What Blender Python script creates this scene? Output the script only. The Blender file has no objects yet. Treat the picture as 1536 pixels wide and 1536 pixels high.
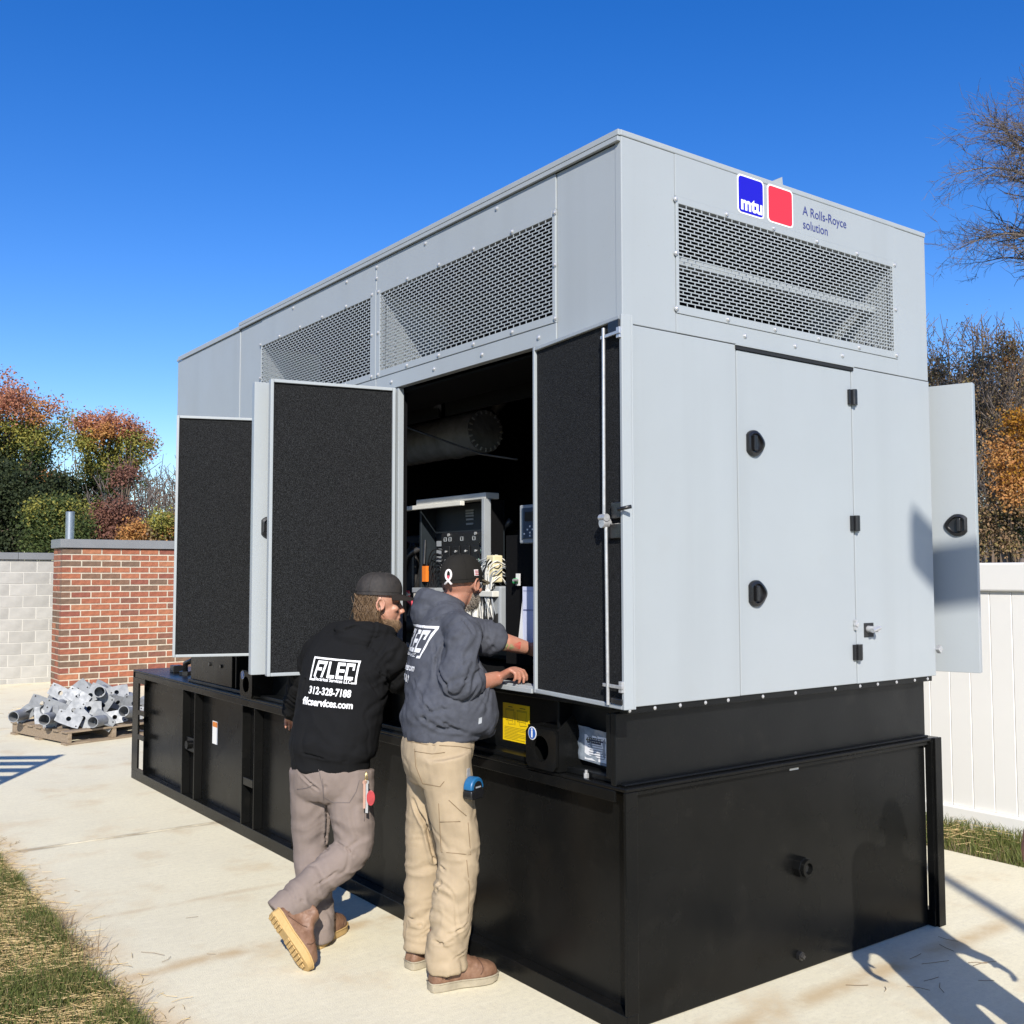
import bpy, bmesh, math, random
from mathutils import Vector, Matrix, Euler, noise
from mathutils.bvhtree import BVHTree

random.seed(11)
V = Vector
sc = bpy.context.scene
COL = sc.collection
rad = math.radians

# ------------------------------------------------------------------ camera
CAM_POS = V((-2.6603, -2.8925, 1.7))
CAM_YAW, CAM_PITCH, CAM_ROLL = rad(36.4336), rad(3.4591), rad(-0.0679)
fw = V((math.sin(CAM_YAW) * math.cos(CAM_PITCH), math.cos(CAM_YAW) * math.cos(CAM_PITCH), math.sin(CAM_PITCH)))
rt = V((math.cos(CAM_YAW), -math.sin(CAM_YAW), 0))
up = rt.cross(fw)
cr, sr = math.cos(CAM_ROLL), math.sin(CAM_ROLL)
rt, up = cr * rt + sr * up, -sr * rt + cr * up
cd = bpy.data.cameras.new('camera')
cam = bpy.data.objects.new('camera', cd)
COL.objects.link(cam)
cam.matrix_world = Matrix(((rt.x, up.x, -fw.x, CAM_POS.x), (rt.y, up.y, -fw.y, CAM_POS.y),
                           (rt.z, up.z, -fw.z, CAM_POS.z), (0, 0, 0, 1)))
cd.sensor_fit = 'HORIZONTAL'
cd.sensor_width = 36.0
cd.lens = 36.0 * 1552.743 / 1536.0
cd.clip_start = 0.05
cd.clip_end = 2000
sc.camera = cam

# ------------------------------------------------------------------ sky and sun
SUN_EL = rad(33.0)
SUN_AZ = rad(33.3)          # shadows run this far from +y towards +x
sd = V((math.sin(SUN_AZ) * math.cos(SUN_EL), math.cos(SUN_AZ) * math.cos(SUN_EL), -math.sin(SUN_EL)))
w = bpy.data.worlds.new('World')
sc.world = w
w.use_nodes = True
nt = w.node_tree
bg = nt.nodes['Background']
sky = nt.nodes.new('ShaderNodeTexSky')
sky.sky_type = 'NISHITA'
sky.sun_disc = False
sky.sun_elevation = SUN_EL
sky.sun_rotation = SUN_AZ + math.pi
sky.altitude = 0
sky.air_density = 1.0
sky.dust_density = 0.15
sky.ozone_density = 3.0
hsv = nt.nodes.new('ShaderNodeHueSaturation')      # the deep, saturated blue of a phone picture
hsv.inputs['Hue'].default_value = .517
hsv.inputs['Saturation'].default_value = 1.385
nt.links.new(sky.outputs[0], hsv.inputs['Color'])
nt.links.new(hsv.outputs[0], bg.inputs[0])
bg.inputs[1].default_value = 0.116
ld = bpy.data.lights.new('sun', 'SUN')
ld.energy = 4.6
ld.angle = rad(0.53)
ld.color = (1.0, 0.95, 0.87)
sun = bpy.data.objects.new('sun', ld)
COL.objects.link(sun)
sun.rotation_euler = sd.to_track_quat('-Z', 'Y').to_euler()
sun.location = (-6, -9, 12)
sc.view_settings.view_transform = 'Standard'
sc.view_settings.look = 'None'
sc.view_settings.exposure = 0.55
sc.view_settings.gamma = 1.0
sc.view_settings.use_curve_mapping = False
sc.cycles.use_denoising = True
sc.cycles.max_bounces = 8

# ------------------------------------------------------------------ helpers
BASE = {}                       # world offset of each root


def proj(p):
    d = V(p) - CAM_POS
    z = d.dot(fw)
    return 768 + 1552.743 * d.dot(rt) / z, 768 - 1552.743 * d.dot(up) / z


def onplane(ax, c, px, py):
    d = rt * ((px - 768) / 1552.743) - up * ((py - 768) / 1552.743) + fw
    t = (c - CAM_POS[ax]) / d[ax]
    return CAM_POS + d * t


def atdepth(px, py, Z):
    return CAM_POS + (rt * ((px - 768) / 1552.743) - up * ((py - 768) / 1552.743) + fw) * Z


class MB:
    def __init__(s):
        s.v, s.f = [], []

    def add(s, vs, fs):
        o = len(s.v)
        s.v += [V(p) for p in vs]
        s.f += [[i + o for i in f] for f in fs]
        return s

    def box(s, x0, x1, y0, y1, z0, z1):
        vs = [(x, y, z) for z in (z0, z1) for y in (y0, y1) for x in (x0, x1)]
        return s.add(vs, [(0, 2, 3, 1), (4, 5, 7, 6), (0, 1, 5, 4), (2, 6, 7, 3), (0, 4, 6, 2), (1, 3, 7, 5)])

    def obox(s, c, ax, h):
        c = V(c)
        vs = [c + ax[0] * h[0] * i + ax[1] * h[1] * j + ax[2] * h[2] * k for k in (-1, 1) for j in (-1, 1) for i in (-1, 1)]
        return s.add(vs, [(0, 2, 3, 1), (4, 5, 7, 6), (0, 1, 5, 4), (2, 6, 7, 3), (0, 4, 6, 2), (1, 3, 7, 5)])

    def quad(s, a, b, c, d):
        return s.add([a, b, c, d], [(0, 1, 2, 3)])

    def loft(s, rings, cap=True, closed=True):
        n = len(rings[0])
        vs = [p for r in rings for p in r]
        fs = []
        for i in range(len(rings) - 1):
            for j in range(n if closed else n - 1):
                k = (j + 1) % n
                fs.append((i * n + j, i * n + k, (i + 1) * n + k, (i + 1) * n + j))
        if cap:
            fs.append(tuple(reversed(range(n))))
            fs.append(tuple(range((len(rings) - 1) * n, len(rings) * n)))
        return s.add(vs, fs)

    def tube(s, pts, r, n=8, cap=True, up=None):
        pts = [V(p) for p in pts]
        m = len(pts)
        if not hasattr(r, '__len__'):
            r = [r] * m
        rings = []
        u = None
        for i in range(m):
            t = (pts[min(i + 1, m - 1)] - pts[max(i - 1, 0)])
            if t.length < 1e-9:
                t = V((0, 0, 1))
            t.normalize()
            if u is None:
                a = V((0, 0, 1)) if abs(t.z) < .9 else V((1, 0, 0))
                u = (a - t * a.dot(t)).normalized()
            else:
                u = (u - t * u.dot(t)).normalized()
            b = t.cross(u)
            ri = r[i]
            rings.append([pts[i] + (u * math.cos(2 * math.pi * j / n) + b * math.sin(2 * math.pi * j / n)) * ri for j in range(n)])
        return s.loft(rings, cap)

    def prism(s, poly, fn, w0, w1):
        n = len(poly)
        vs = [fn(u, v, w0) for u, v in poly] + [fn(u, v, w1) for u, v in poly]
        fs = [tuple(range(n)), tuple(reversed(range(n, 2 * n)))]
        fs += [(i, i + n, (i + 1) % n + n, (i + 1) % n) for i in range(n)]
        return s.add(vs, fs)

    def ellipsoid(s, c, r, ax=None, nu=16, nv=10):
        c = V(c)
        ax = ax or (V((1, 0, 0)), V((0, 1, 0)), V((0, 0, 1)))
        rings = []
        for i in range(nv + 1):
            th = math.pi * (i + .02) / (nv + .04)
            rings.append([c + ax[0] * r[0] * math.sin(th) * math.cos(2 * math.pi * j / nu) + ax[1] * r[1] * math.sin(th) * math.sin(2 * math.pi * j / nu)
                          - ax[2] * r[2] * math.cos(th) for j in range(nu)])
        return s.loft(rings, True)

    def mesh(s, name, off=V((0, 0, 0))):
        me = bpy.data.meshes.new(name)
        me.from_pydata([v - off for v in s.v], [], s.f)
        bm = bmesh.new()
        bm.from_mesh(me)
        bmesh.ops.recalc_face_normals(bm, faces=bm.faces)
        bm.to_mesh(me)
        bm.free()
        return me

    def build(s, name, mat, parent=None, smooth=False, bevel=0, seg=2, kind=None, label=None, cat=None, group=None):
        off = V((0, 0, 0))
        if parent is not None:
            off = BASE.get(parent.name, V((0, 0, 0)))
        me = s.mesh(name, off)
        return place(name, me, mat, parent, smooth, bevel, seg, kind, label, cat, group)


def place(name, me, mat, parent=None, smooth=False, bevel=0, seg=2, kind=None, label=None, cat=None, group=None):
    o = bpy.data.objects.new(name, me)
    COL.objects.link(o)
    if mat:
        me.materials.append(mat)
    if smooth:
        for p in me.polygons:
            p.use_smooth = True
        if smooth != True:
            me.set_sharp_from_angle(angle=rad(smooth))
    if bevel:
        b = o.modifiers.new('bevel', 'BEVEL')
        b.width = bevel
        b.segments = seg
        b.limit_method = 'ANGLE'
        b.angle_limit = rad(40)
    if parent is not None:
        o.parent = parent
        BASE[o.name] = BASE.get(parent.name, V((0, 0, 0)))
    tag(o, label, cat, group, kind)
    return o


def tag(o, label=None, cat=None, group=None, kind=None):
    if label: o['label'] = label
    if cat: o['category'] = cat
    if group: o['group'] = group
    if kind: o['kind'] = kind
    return o


def thing(name, loc, label, cat, group=None):
    o = bpy.data.objects.new(name, None)
    COL.objects.link(o)
    o.location = loc
    o.empty_display_size = .2
    BASE[o.name] = V(loc)
    return tag(o, label, cat, group)


def copy_tree(o, parent=None):
    c = o.copy()
    COL.objects.link(c)
    c.parent = parent
    for ch in o.children:
        copy_tree(ch, c)
    return c


def lerp(a, b, t):
    return a + (b - a) * t


def smooth_path(pts, rads, sub=5):
    """Catmull-Rom resampling of a joint chain"""
    P, R_ = [], []
    n = len(pts)
    for i in range(n - 1):
        p0, p1, p2, p3 = pts[max(i - 1, 0)], pts[i], pts[i + 1], pts[min(i + 2, n - 1)]
        for k in range(sub):
            t = k / sub
            P.append(.5 * ((2 * p1) + (p2 - p0) * t + (2 * p0 - 5 * p1 + 4 * p2 - p3) * t * t + (3 * p1 - p0 - 3 * p2 + p3) * t ** 3))
            R_.append(lerp(rads[i], rads[i + 1], t))
    P.append(V(pts[-1]))
    R_.append(rads[-1])
    return P, R_


# ------------------------------------------------------------------ materials
def mat(name, col, rough=.5, metal=0., var=0., vscale=6., vcol=None, bump=0., bscale=150., spec=.5, coords='Object', detail=4, stretch=None, rvar=0., sheen=0., sss=0.):
    m = bpy.data.materials.new(name)
    m.use_nodes = True
    n = m.node_tree
    b = n.nodes['Principled BSDF']
    b.inputs['Base Color'].default_value = (*col, 1)
    b.inputs['Roughness'].default_value = rough
    b.inputs['Metallic'].default_value = metal
    b.inputs['Specular IOR Level'].default_value = spec
    if sheen:
        b.inputs['Sheen Weight'].default_value = sheen
        b.inputs['Sheen Roughness'].default_value = .6
    if sss:
        b.inputs['Subsurface Weight'].default_value = sss
        b.inputs['Subsurface Radius'].default_value = (.012, .005, .003)
        b.inputs['Subsurface Scale'].default_value = .6
    tc = n.nodes.new('ShaderNodeTexCoord')
    src = tc.outputs[coords]
    if stretch:
        mp = n.nodes.new('ShaderNodeMapping')
        mp.inputs['Scale'].default_value = stretch
        n.links.new(src, mp.inputs[0])
        src = mp.outputs[0]
    if var or rvar:
        t = n.nodes.new('ShaderNodeTexNoise')
        t.inputs['Scale'].default_value = vscale
        t.inputs['Detail'].default_value = detail
        t.inputs['Roughness'].default_value = .6
        n.links.new(src, t.inputs['Vector'])
        rm = n.nodes.new('ShaderNodeMapRange')
        rm.inputs[1].default_value = .3
        rm.inputs[2].default_value = .7
        n.links.new(t.outputs['Fac'], rm.inputs[0])
        if var:
            mx = n.nodes.new('ShaderNodeMix')
            mx.data_type = 'RGBA'
            v2 = vcol if vcol else tuple(c * (1 - var) for c in col)
            mx.inputs[6].default_value = (*col, 1)
            mx.inputs[7].default_value = (*v2, 1)
            n.links.new(rm.outputs[0], mx.inputs[0])
            n.links.new(mx.outputs[2], b.inputs['Base Color'])
        if rvar:
            r2 = n.nodes.new('ShaderNodeMapRange')
            r2.inputs[3].default_value = rough - rvar
            r2.inputs[4].default_value = rough + rvar
            n.links.new(rm.outputs[0], r2.inputs[0])
            n.links.new(r2.outputs[0], b.inputs['Roughness'])
    if bump:
        t2 = n.nodes.new('ShaderNodeTexNoise')
        t2.inputs['Scale'].default_value = bscale
        t2.inputs['Detail'].default_value = 3
        n.links.new(src, t2.inputs['Vector'])
        bp = n.nodes.new('ShaderNodeBump')
        bp.inputs['Strength'].default_value = bump
        bp.inputs['Distance'].default_value = .004
        n.links.new(t2.outputs['Fac'], bp.inputs['Height'])
        n.links.new(bp.outputs[0], b.inputs['Normal'])
    return m


def object_tint(m, amount=.25, hue=0.):
    """vary a material per object by Object Info > Random"""
    n = m.node_tree
    b = n.nodes['Principled BSDF']
    oi = n.nodes.new('ShaderNodeObjectInfo')
    hs = n.nodes.new('ShaderNodeHueSaturation')
    mr = n.nodes.new('ShaderNodeMapRange')
    mr.inputs[3].default_value = 1 - amount
    mr.inputs[4].default_value = 1 + amount
    n.links.new(oi.outputs['Random'], mr.inputs[0])
    n.links.new(mr.outputs[0], hs.inputs['Value'])
    l = b.inputs['Base Color'].links
    if l:
        n.links.new(l[0].from_socket, hs.inputs['Color'])
    else:
        hs.inputs['Color'].default_value = b.inputs['Base Color'].default_value
    n.links.new(hs.outputs[0], b.inputs['Base Color'])
    return m


GREY = mat('grey_powder_coat', (.335, .362, .373), .42, 0, .05, 1.6, bump=.05, bscale=900, rvar=.06)
BLACK = mat('black_tank_paint', (.0040, .0043, .0043), .27, 0, .35, 2.5, (.0075, .0074, .007), bump=.05, bscale=60, rvar=.05, spec=.14)
BLACKM = mat('black_matte', (.012, .012, .012), .6)
SKIDM = mat('skid_paint', (.0048, .0054, .0058), .38, 0, .3, 3, bump=.06, bscale=80, rvar=.08, spec=.25)
RUBBER = mat('black_plastic', (.012, .012, .013), .32, rvar=.08, var=.2, vscale=30)
CHROME = mat('zinc_plated', (.60, .60, .60), .34, .55, .25, 60)
WHITEP = mat('white_enamel', (.78, .77, .72), .4, var=.1, vscale=10)
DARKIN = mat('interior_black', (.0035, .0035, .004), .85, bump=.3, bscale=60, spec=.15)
STEEL = mat('dark_bare_steel', (.09, .085, .08), .45, .6, .4, 25)


def foam_mat():
    m = mat('acoustic_foam', (.010, .0105, .0115), .92, bump=1.0, bscale=420, spec=.25)
    n = m.node_tree
    b = n.nodes['Principled BSDF']
    tc = n.nodes.new('ShaderNodeTexCoord')
    vo = n.nodes.new('ShaderNodeTexNoise')
    vo.inputs['Scale'].default_value = 260
    vo.inputs['Detail'].default_value = 2
    n.links.new(tc.outputs['Object'], vo.inputs['Vector'])
    cr_ = n.nodes.new('ShaderNodeValToRGB')
    cr_.color_ramp.elements[0].position = .42
    cr_.color_ramp.elements[0].color = (.0026, .0028, .0031, 1)
    cr_.color_ramp.elements[1].position = .74
    cr_.color_ramp.elements[1].color = (.036, .038, .040, 1)
    n.links.new(vo.outputs['Fac'], cr_.inputs[0])
    n.links.new(cr_.outputs[0], b.inputs['Base Color'])
    return m


def weathered(m, wave=0., dust=None, dust_lo=.62, dust_hi=.8, dust_k=.5, streak=None):
    """large soft waviness of thin sheet, dust specks and faint vertical run marks"""
    n = m.node_tree
    b = n.nodes['Principled BSDF']
    tc = n.nodes.new('ShaderNodeTexCoord')
    if wave:
        t = n.nodes.new('ShaderNodeTexNoise')
        t.inputs['Scale'].default_value = 2.2
        t.inputs['Detail'].default_value = 1
        n.links.new(tc.outputs['Object'], t.inputs['Vector'])
        bp = n.nodes.new('ShaderNodeBump')
        bp.inputs['Strength'].default_value = wave
        bp.inputs['Distance'].default_value = .05
        n.links.new(t.outputs['Fac'], bp.inputs['Height'])
        l = b.inputs['Normal'].links
        if l:
            n.links.new(bp.outputs[0], l[0].from_node.inputs['Normal'])
        else:
            n.links.new(bp.outputs[0], b.inputs['Normal'])

    def over(fac, col, k):
        mx = n.nodes.new('ShaderNodeMix')
        mx.data_type = 'RGBA'
        mm = n.nodes.new('ShaderNodeMath')
        mm.operation = 'MULTIPLY'
        mm.inputs[1].default_value = k
        n.links.new(fac, mm.inputs[0])
        n.links.new(mm.outputs[0], mx.inputs[0])
        l = b.inputs['Base Color'].links
        if l:
            n.links.new(l[0].from_socket, mx.inputs[6])
        else:
            mx.inputs[6].default_value = b.inputs['Base Color'].default_value
        mx.inputs[7].default_value = (*col, 1)
        n.links.new(mx.outputs[2], b.inputs['Base Color'])

    def ns(scale, st, lo, hi, det=5):
        mp = n.nodes.new('ShaderNodeMapping')
        mp.inputs['Scale'].default_value = st
        n.links.new(tc.outputs['Object'], mp.inputs[0])
        t = n.nodes.new('ShaderNodeTexNoise')
        t.inputs['Scale'].default_value = scale
        t.inputs['Detail'].default_value = det
        n.links.new(mp.outputs[0], t.inputs['Vector'])
        r = n.nodes.new('ShaderNodeMapRange')
        r.inputs[1].default_value = lo
        r.inputs[2].default_value = hi
        n.links.new(t.outputs['Fac'], r.inputs[0])
        return r.outputs[0]
    if dust:
        over(ns(7, (1, 1, 1), dust_lo, dust_hi, 8), dust, dust_k)
        over(ns(140, (1, 1, 1), .68, .76, 2), dust, .8)
    if streak:
        over(ns(5, (1, 1, .06), .52, .75, 4), streak, .5)
    return m


weathered(GREY, .07, (.30, .305, .29), .60, .85, .22, streak=(.292, .314, .32))
weathered(BLACK, .05, (.016, .015, .013), .58, .82, .5, streak=(.0065, .0064, .006))
weathered(SKIDM, .0, (.02, .019, .017), .6, .8, .45)
FOAM = foam_mat()

# ------------------------------------------------------------------ ground, pavement
def concrete_mat():
    m = mat('concrete', (.56, .50, .415), .85, bump=.5, bscale=170)
    n = m.node_tree
    b = n.nodes['Principled BSDF']
    tc = n.nodes.new('ShaderNodeTexCoord')

    def noi(scale, det, st=None):
        t = n.nodes.new('ShaderNodeTexNoise')
        t.inputs['Scale'].default_value = scale
        t.inputs['Detail'].default_value = det
        t.inputs['Roughness'].default_value = .62
        if st:
            mp = n.nodes.new('ShaderNodeMapping')
            mp.inputs['Scale'].default_value = st
            mp.inputs['Rotation'].default_value = (0, 0, .12)
            n.links.new(tc.outputs['Object'], mp.inputs[0])
            n.links.new(mp.outputs[0], t.inputs['Vector'])
        else:
            n.links.new(tc.outputs['Object'], t.inputs['Vector'])
        return t.outputs['Fac']

    def ramp(f, a, bb):
        r = n.nodes.new('ShaderNodeMapRange')
        r.interpolation_type = 'SMOOTHSTEP'
        r.inputs[1].default_value = a
        r.inputs[2].default_value = bb
        n.links.new(f, r.inputs[0])
        return r.outputs[0]

    def mix(fac, c1, c2, k=1.):
        mx = n.nodes.new('ShaderNodeMix')
        mx.data_type = 'RGBA'
        if k != 1.:
            mm = n.nodes.new('ShaderNodeMath')
            mm.operation = 'MULTIPLY'
            mm.inputs[1].default_value = k
            n.links.new(fac, mm.inputs[0])
            fac = mm.outputs[0]
        n.links.new(fac, mx.inputs[0])
        for i, c in ((6, c1), (7, c2)):
            if isinstance(c, tuple):
                mx.inputs[i].default_value = (*c, 1)
            else:
                n.links.new(c, mx.inputs[i])
        return mx.outputs[2]

    c = mix(ramp(noi(1.1, 5), .3, .75), (.72, .66, .475), (.645, .59, .43))
    c = mix(ramp(noi(26, 5, (.35, 3.5, 1)), .45, .72), c, (.60, .55, .42), .35)
    c = mix(ramp(noi(9, 6, (1, 3.5, 1)), .45, .75), c, (.78, .72, .54), .5)          # broom drag
    c = mix(ramp(noi(2.3, 6), .50, .76), c, (.54, .395, .215), .6)                      # clay stains
    c = mix(ramp(noi(38, 5), .42, .70), c, (.56, .51, .38), .42)
    c = mix(ramp(noi(150, 2), .56, .74), c, (.36, .33, .28), .45)                      # specks
    # silt trails that run beside the joints and out of the lawn
    sx = n.nodes.new('ShaderNodeSeparateXYZ')
    n.links.new(tc.outputs['Object'], sx.inputs[0])

    def band(sock, c0, half):
        a = n.nodes.new('ShaderNodeMath')
        a.operation = 'SUBTRACT'
        a.inputs[1].default_value = c0
        n.links.new(sock, a.inputs[0])
        bb = n.nodes.new('ShaderNodeMath')
        bb.operation = 'ABSOLUTE'
        n.links.new(a.outputs[0], bb.inputs[0])
        r = n.nodes.new('ShaderNodeMapRange')
        r.interpolation_type = 'SMOOTHSTEP'
        r.inputs[1].default_value = 0
        r.inputs[2].default_value = half
        r.inputs[3].default_value = 1
        r.inputs[4].default_value = 0
        n.links.new(bb.outputs[0], r.inputs[0])
        ml = n.nodes.new('ShaderNodeMath')
        ml.operation = 'MULTIPLY'
        n.links.new(r.outputs[0], ml.inputs[0])
        n.links.new(ramp(noi(3.1, 5), .32, .62), ml.inputs[1])
        return ml.outputs[0]

    c = mix(band(sx.outputs[1], 1.70, .10), c, (.47, .325, .16), .75)
    c = mix(band(sx.outputs[1], 2.55, .05), c, (.47, .33, .17), .45)
    c = mix(band(sx.outputs[1], -.17, .10), c, (.47, .33, .165), .7)
    c = mix(band(sx.outputs[1], 4.14, .06), c, (.27, .22, .15), 1.)
    c = mix(band(sx.outputs[0], -1.42, .30), c, (.54, .36, .18), .8)
    n.links.new(c, b.inputs['Base Color'])
    return m


CONC = concrete_mat()
SOIL = mat('soil', (.16, .105, .06), .95, var=.5, vscale=14, vcol=(.26, .20, .10), bump=.8, bscale=40)
GROUNDM = mat('rough_grass_ground', (.10, .085, .04), .95, var=.5, vscale=3, vcol=(.06, .08, .025), bump=.8, bscale=30)

MB().box(-400, 400, -400, 500, -1.0, -.085).build('ground', GROUNDM, kind='structure')
pv = MB().box(-1.41, 3.36, -6.2, 15.6, -.08, -.03).build('pavement', SOIL, kind='structure')
ys = [-6.2, -3.1, 4.14, 9.7, 15.6]
for a, b_ in zip(ys[:-1], ys[1:]):
    MB().box(-1.41, 3.36, a + .008, b_ - .008, -.045, 0).build('slab', CONC, pv, bevel=.0015, seg=1)

# ------------------------------------------------------------------ masonry screen walls
def brick_mat():
    m = bpy.data.materials.new('clay_brick')
    m.use_nodes = True
    n = m.node_tree
    b = n.nodes['Principled BSDF']
    b.inputs['Roughness'].default_value = .85
    oi = n.nodes.new('ShaderNodeObjectInfo')
    r = n.nodes.new('ShaderNodeValToRGB')
    r.color_ramp.interpolation = 'CONSTANT'
    cols = [(.27, .092, .046), (.235, .075, .04), (.29, .11, .054), (.25, .085, .045), (.19, .06, .038), (.28, .10, .05), (.15, .082, .05), (.24, .078, .042), (.16, .065, .042), (.265, .095, .05), (.30, .12, .06), (.13, .08, .052)]
    el = r.color_ramp.elements
    el[0].color = (*cols[0], 1)
    el[1].position = 1 / len(cols)
    el[1].color = (*cols[1], 1)
    for i in range(2, len(cols)):
        e = el.new(i / len(cols))
        e.color = (*cols[i], 1)
    n.links.new(oi.outputs['Random'], r.inputs[0])
    tc = n.nodes.new('ShaderNodeTexCoord')
    t = n.nodes.new('ShaderNodeTexNoise')
    t.inputs['Scale'].default_value = 14
    t.inputs['Detail'].default_value = 6
    n.links.new(tc.outputs['Object'], t.inputs['Vector'])
    mr = n.nodes.new('ShaderNodeMapRange')
    mr.inputs[1].default_value = .3
    mr.inputs[2].default_value = .7
    mr.inputs[3].default_value = .72
    mr.inputs[4].default_value = 1.25
    n.links.new(t.outputs['Fac'], mr.inputs[0])
    hs = n.nodes.new('ShaderNodeHueSaturation')
    n.links.new(mr.outputs[0], hs.inputs['Value'])
    n.links.new(r.outputs[0], hs.inputs['Color'])
    n.links.new(hs.outputs[0], b.inputs['Base Color'])
    bp = n.nodes.new('ShaderNodeBump')
    bp.inputs['Strength'].default_value = .5
    bp.inputs['Distance'].default_value = .004
    t2 = n.nodes.new('ShaderNodeTexNoise')
    t2.inputs['Scale'].default_value = 70
    n.links.new(tc.outputs['Object'], t2.inputs['Vector'])
    n.links.new(t2.outputs['Fac'], bp.inputs['Height'])
    n.links.new(bp.outputs[0], b.inputs['Normal'])
    return m


BRICK = brick_mat()
MORTAR = mat('cream_mortar', (.54, .475, .37), .95, var=.25, vscale=9, bump=.4, bscale=120)
BLOCK = object_tint(mat('concrete_block', (.42, .405, .37), .92, var=.22, vscale=5, bump=.5, bscale=120), .08)
MORTAR2 = mat('pale_mortar', (.56, .54, .49), .95, var=.08, vscale=9)
COPING = mat('grey_coping', (.19, .195, .20), .5, var=.12, vscale=3)

# brick return: face on y=13.4, left end at x=1.0, runs on behind the generator
bw = MB().box(1.096, 4.6, 13.406, 13.93, -.05, 2.09).build('brick_wall', MORTAR, label='red and brown brick screen wall behind the generator', cat='wall')
BL, BH, JT = .266, .0715, .020
course = BL * 0 + 2.10 / 22.6
bm_full = MB().box(0, BL, 0, .1, 0, course - JT).mesh('brick')
bm_half = MB().box(0, BL / 2 - JT / 2, 0, .1, 0, course - JT).mesh('brick_half')
bm_full.materials.append(BRICK)
bm_half.materials.append(BRICK)
bm_side = MB().box(0, .1, 0, .425, 0, course - JT).mesh('brick_side')
bm_side.materials.append(BRICK)
bm_sideh = MB().box(0, .1, 0, .205, 0, course - JT).mesh('brick_side_half')
bm_sideh.materials.append(BRICK)
rb = random.Random(4)


def put_brick(me, x, y, z, parent):
    o = bpy.data.objects.new('brick', me)
    COL.objects.link(o)
    o.location = (x + rb.uniform(-.0012, .0012), y + rb.uniform(-.0025, .0015), z + rb.uniform(-.001, .001))
    o.parent = parent


for k in range(23):
    z = 2.10 - (k + 1) * course + JT * .6
    x = 1.09 + (0 if k % 2 == 0 else BL / 2 + JT / 2)
    if k % 2:
        put_brick(bm_half, 1.09, 13.4, z, bw)
    while x < 4.25:
        put_brick(bm_full, x, 13.4, z, bw)
        x += BL + JT
    # the return face at the left end
    if k % 2:
        put_brick(bm_side, 1.09, 13.502, z, bw)
    else:
        put_brick(bm_sideh, 1.09, 13.502, z, bw)
        put_brick(bm_sideh, 1.09, 13.725, z, bw)
MB().box(1.055, 4.65, 13.36, 13.97, 2.105, 2.235).build('coping', COPING, bw, bevel=.006)

# concrete block wall beyond
cw = MB().box(-6.0, 1.68, 14.905, 15.2, -.05, 1.935).build('block_wall', MORTAR2, label='pale grey concrete block wall left of the brick wall', cat='wall')
ch = 1.935 / 10.45
bb = MB().box(0, .377, 0, .09, 0, ch - .014).mesh('block')
bb.materials.append(BLOCK)
for k in range(11):
    z = 1.935 - (k + 1) * ch + .004
    x = -1.6 + (0 if k % 2 else .196) + .12
    while x < 1.45:
        o = bpy.data.objects.new('block', bb)
        COL.objects.link(o)
        o.location = (x, 14.9 + rb.uniform(-.002, .002), z)
        o.parent = cw
        x += .392
for x0 in (-6.05, -2.5, -.55, .78):
    x1 = {-6.05: -2.504, -2.5: -.554, -.55: .776, .78: 1.7}[x0]
    MB().box(x0, x1, 14.86, 15.25, 1.945, 2.055).build('coping', COPING, cw, bevel=.006)

# galvanised pipe stub above the brick coping
GALV = mat('galvanised_steel', (.47, .50, .53), .38, .85, .3, 18, vcol=(.30, .33, .36), rvar=.1)
pst = thing('steel_post', (1.34, 14.05, 0), 'round galvanised steel post standing behind the brick wall', 'post')
MB().tube([(1.34, 14.05, 0), (1.34, 14.05, 2.66)], .062, 24).build('pole', GALV, pst, smooth=40)
MB().loft([[V((1.34, 14.05, z)) + V((math.cos(a), math.sin(a), 0)) * r for a in [i * math.pi / 12 for i in range(24)]]
           for z, r in ((2.66, .0655), (2.675, .0655), (2.683, .055))]).build('cap', GALV, pst, smooth=40)

# ------------------------------------------------------------------ white vinyl fence
VINYL = mat('white_vinyl', (.80, .785, .74), .38, var=.04, vscale=2)
fx = 4.06
fence = thing('vinyl_fence', (fx, 0, -.08), 'white vinyl privacy fence behind the generator', 'fence')
MB().box(fx - .02, fx + .05, -5, 13.2, 1.585, 1.775).build('top_rail', VINYL, fence, bevel=.012)
MB().box(fx - .022, fx + .05, -5, 13.2, -.08, .118).build('bottom_rail', VINYL, fence, bevel=.012)
y = -4.9
pb = None
while y < 13.1:
    if pb is None:
        pb = MB().box(0, .022, .0012, .1493, 0, 1.47).mesh('board')
        pb.materials.append(VINYL)
    o = bpy.data.objects.new('board', pb)
    COL.objects.link(o)
    o.parent = fence
    o.location = (.006, y, .198)
    bv = o.modifiers.new('bevel', 'BEVEL')
    bv.width = .0035
    y += .1505
for y in (-4.95, -2.5, 6.6, 9.1, 11.6):
    MB().box(fx - .05, fx + .08, y - .065, y + .065, -.08, 1.86).build('post', VINYL, fence, bevel=.006)

# ------------------------------------------------------------------ diesel generator set on its base tank
W_, L_, ZB, ZS, ZT = 2.07, 5.11, 1.205, 2.664, 3.42
gen = thing('diesel_generator', (0, 0, 0), 'large grey enclosed diesel generator on a long black base tank', 'generator')
X, Y, Z = V((1, 0, 0)), V((0, 1, 0)), V((0, 0, 1))


def gpart(name, m, bevel=.003, smooth=False, **k):
    """returns a builder that ends as a child of the generator"""
    class P(MB):
        def done(s):
            return s.build(name, m, gen, bevel=bevel, smooth=smooth, **k)
    return P()


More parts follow.
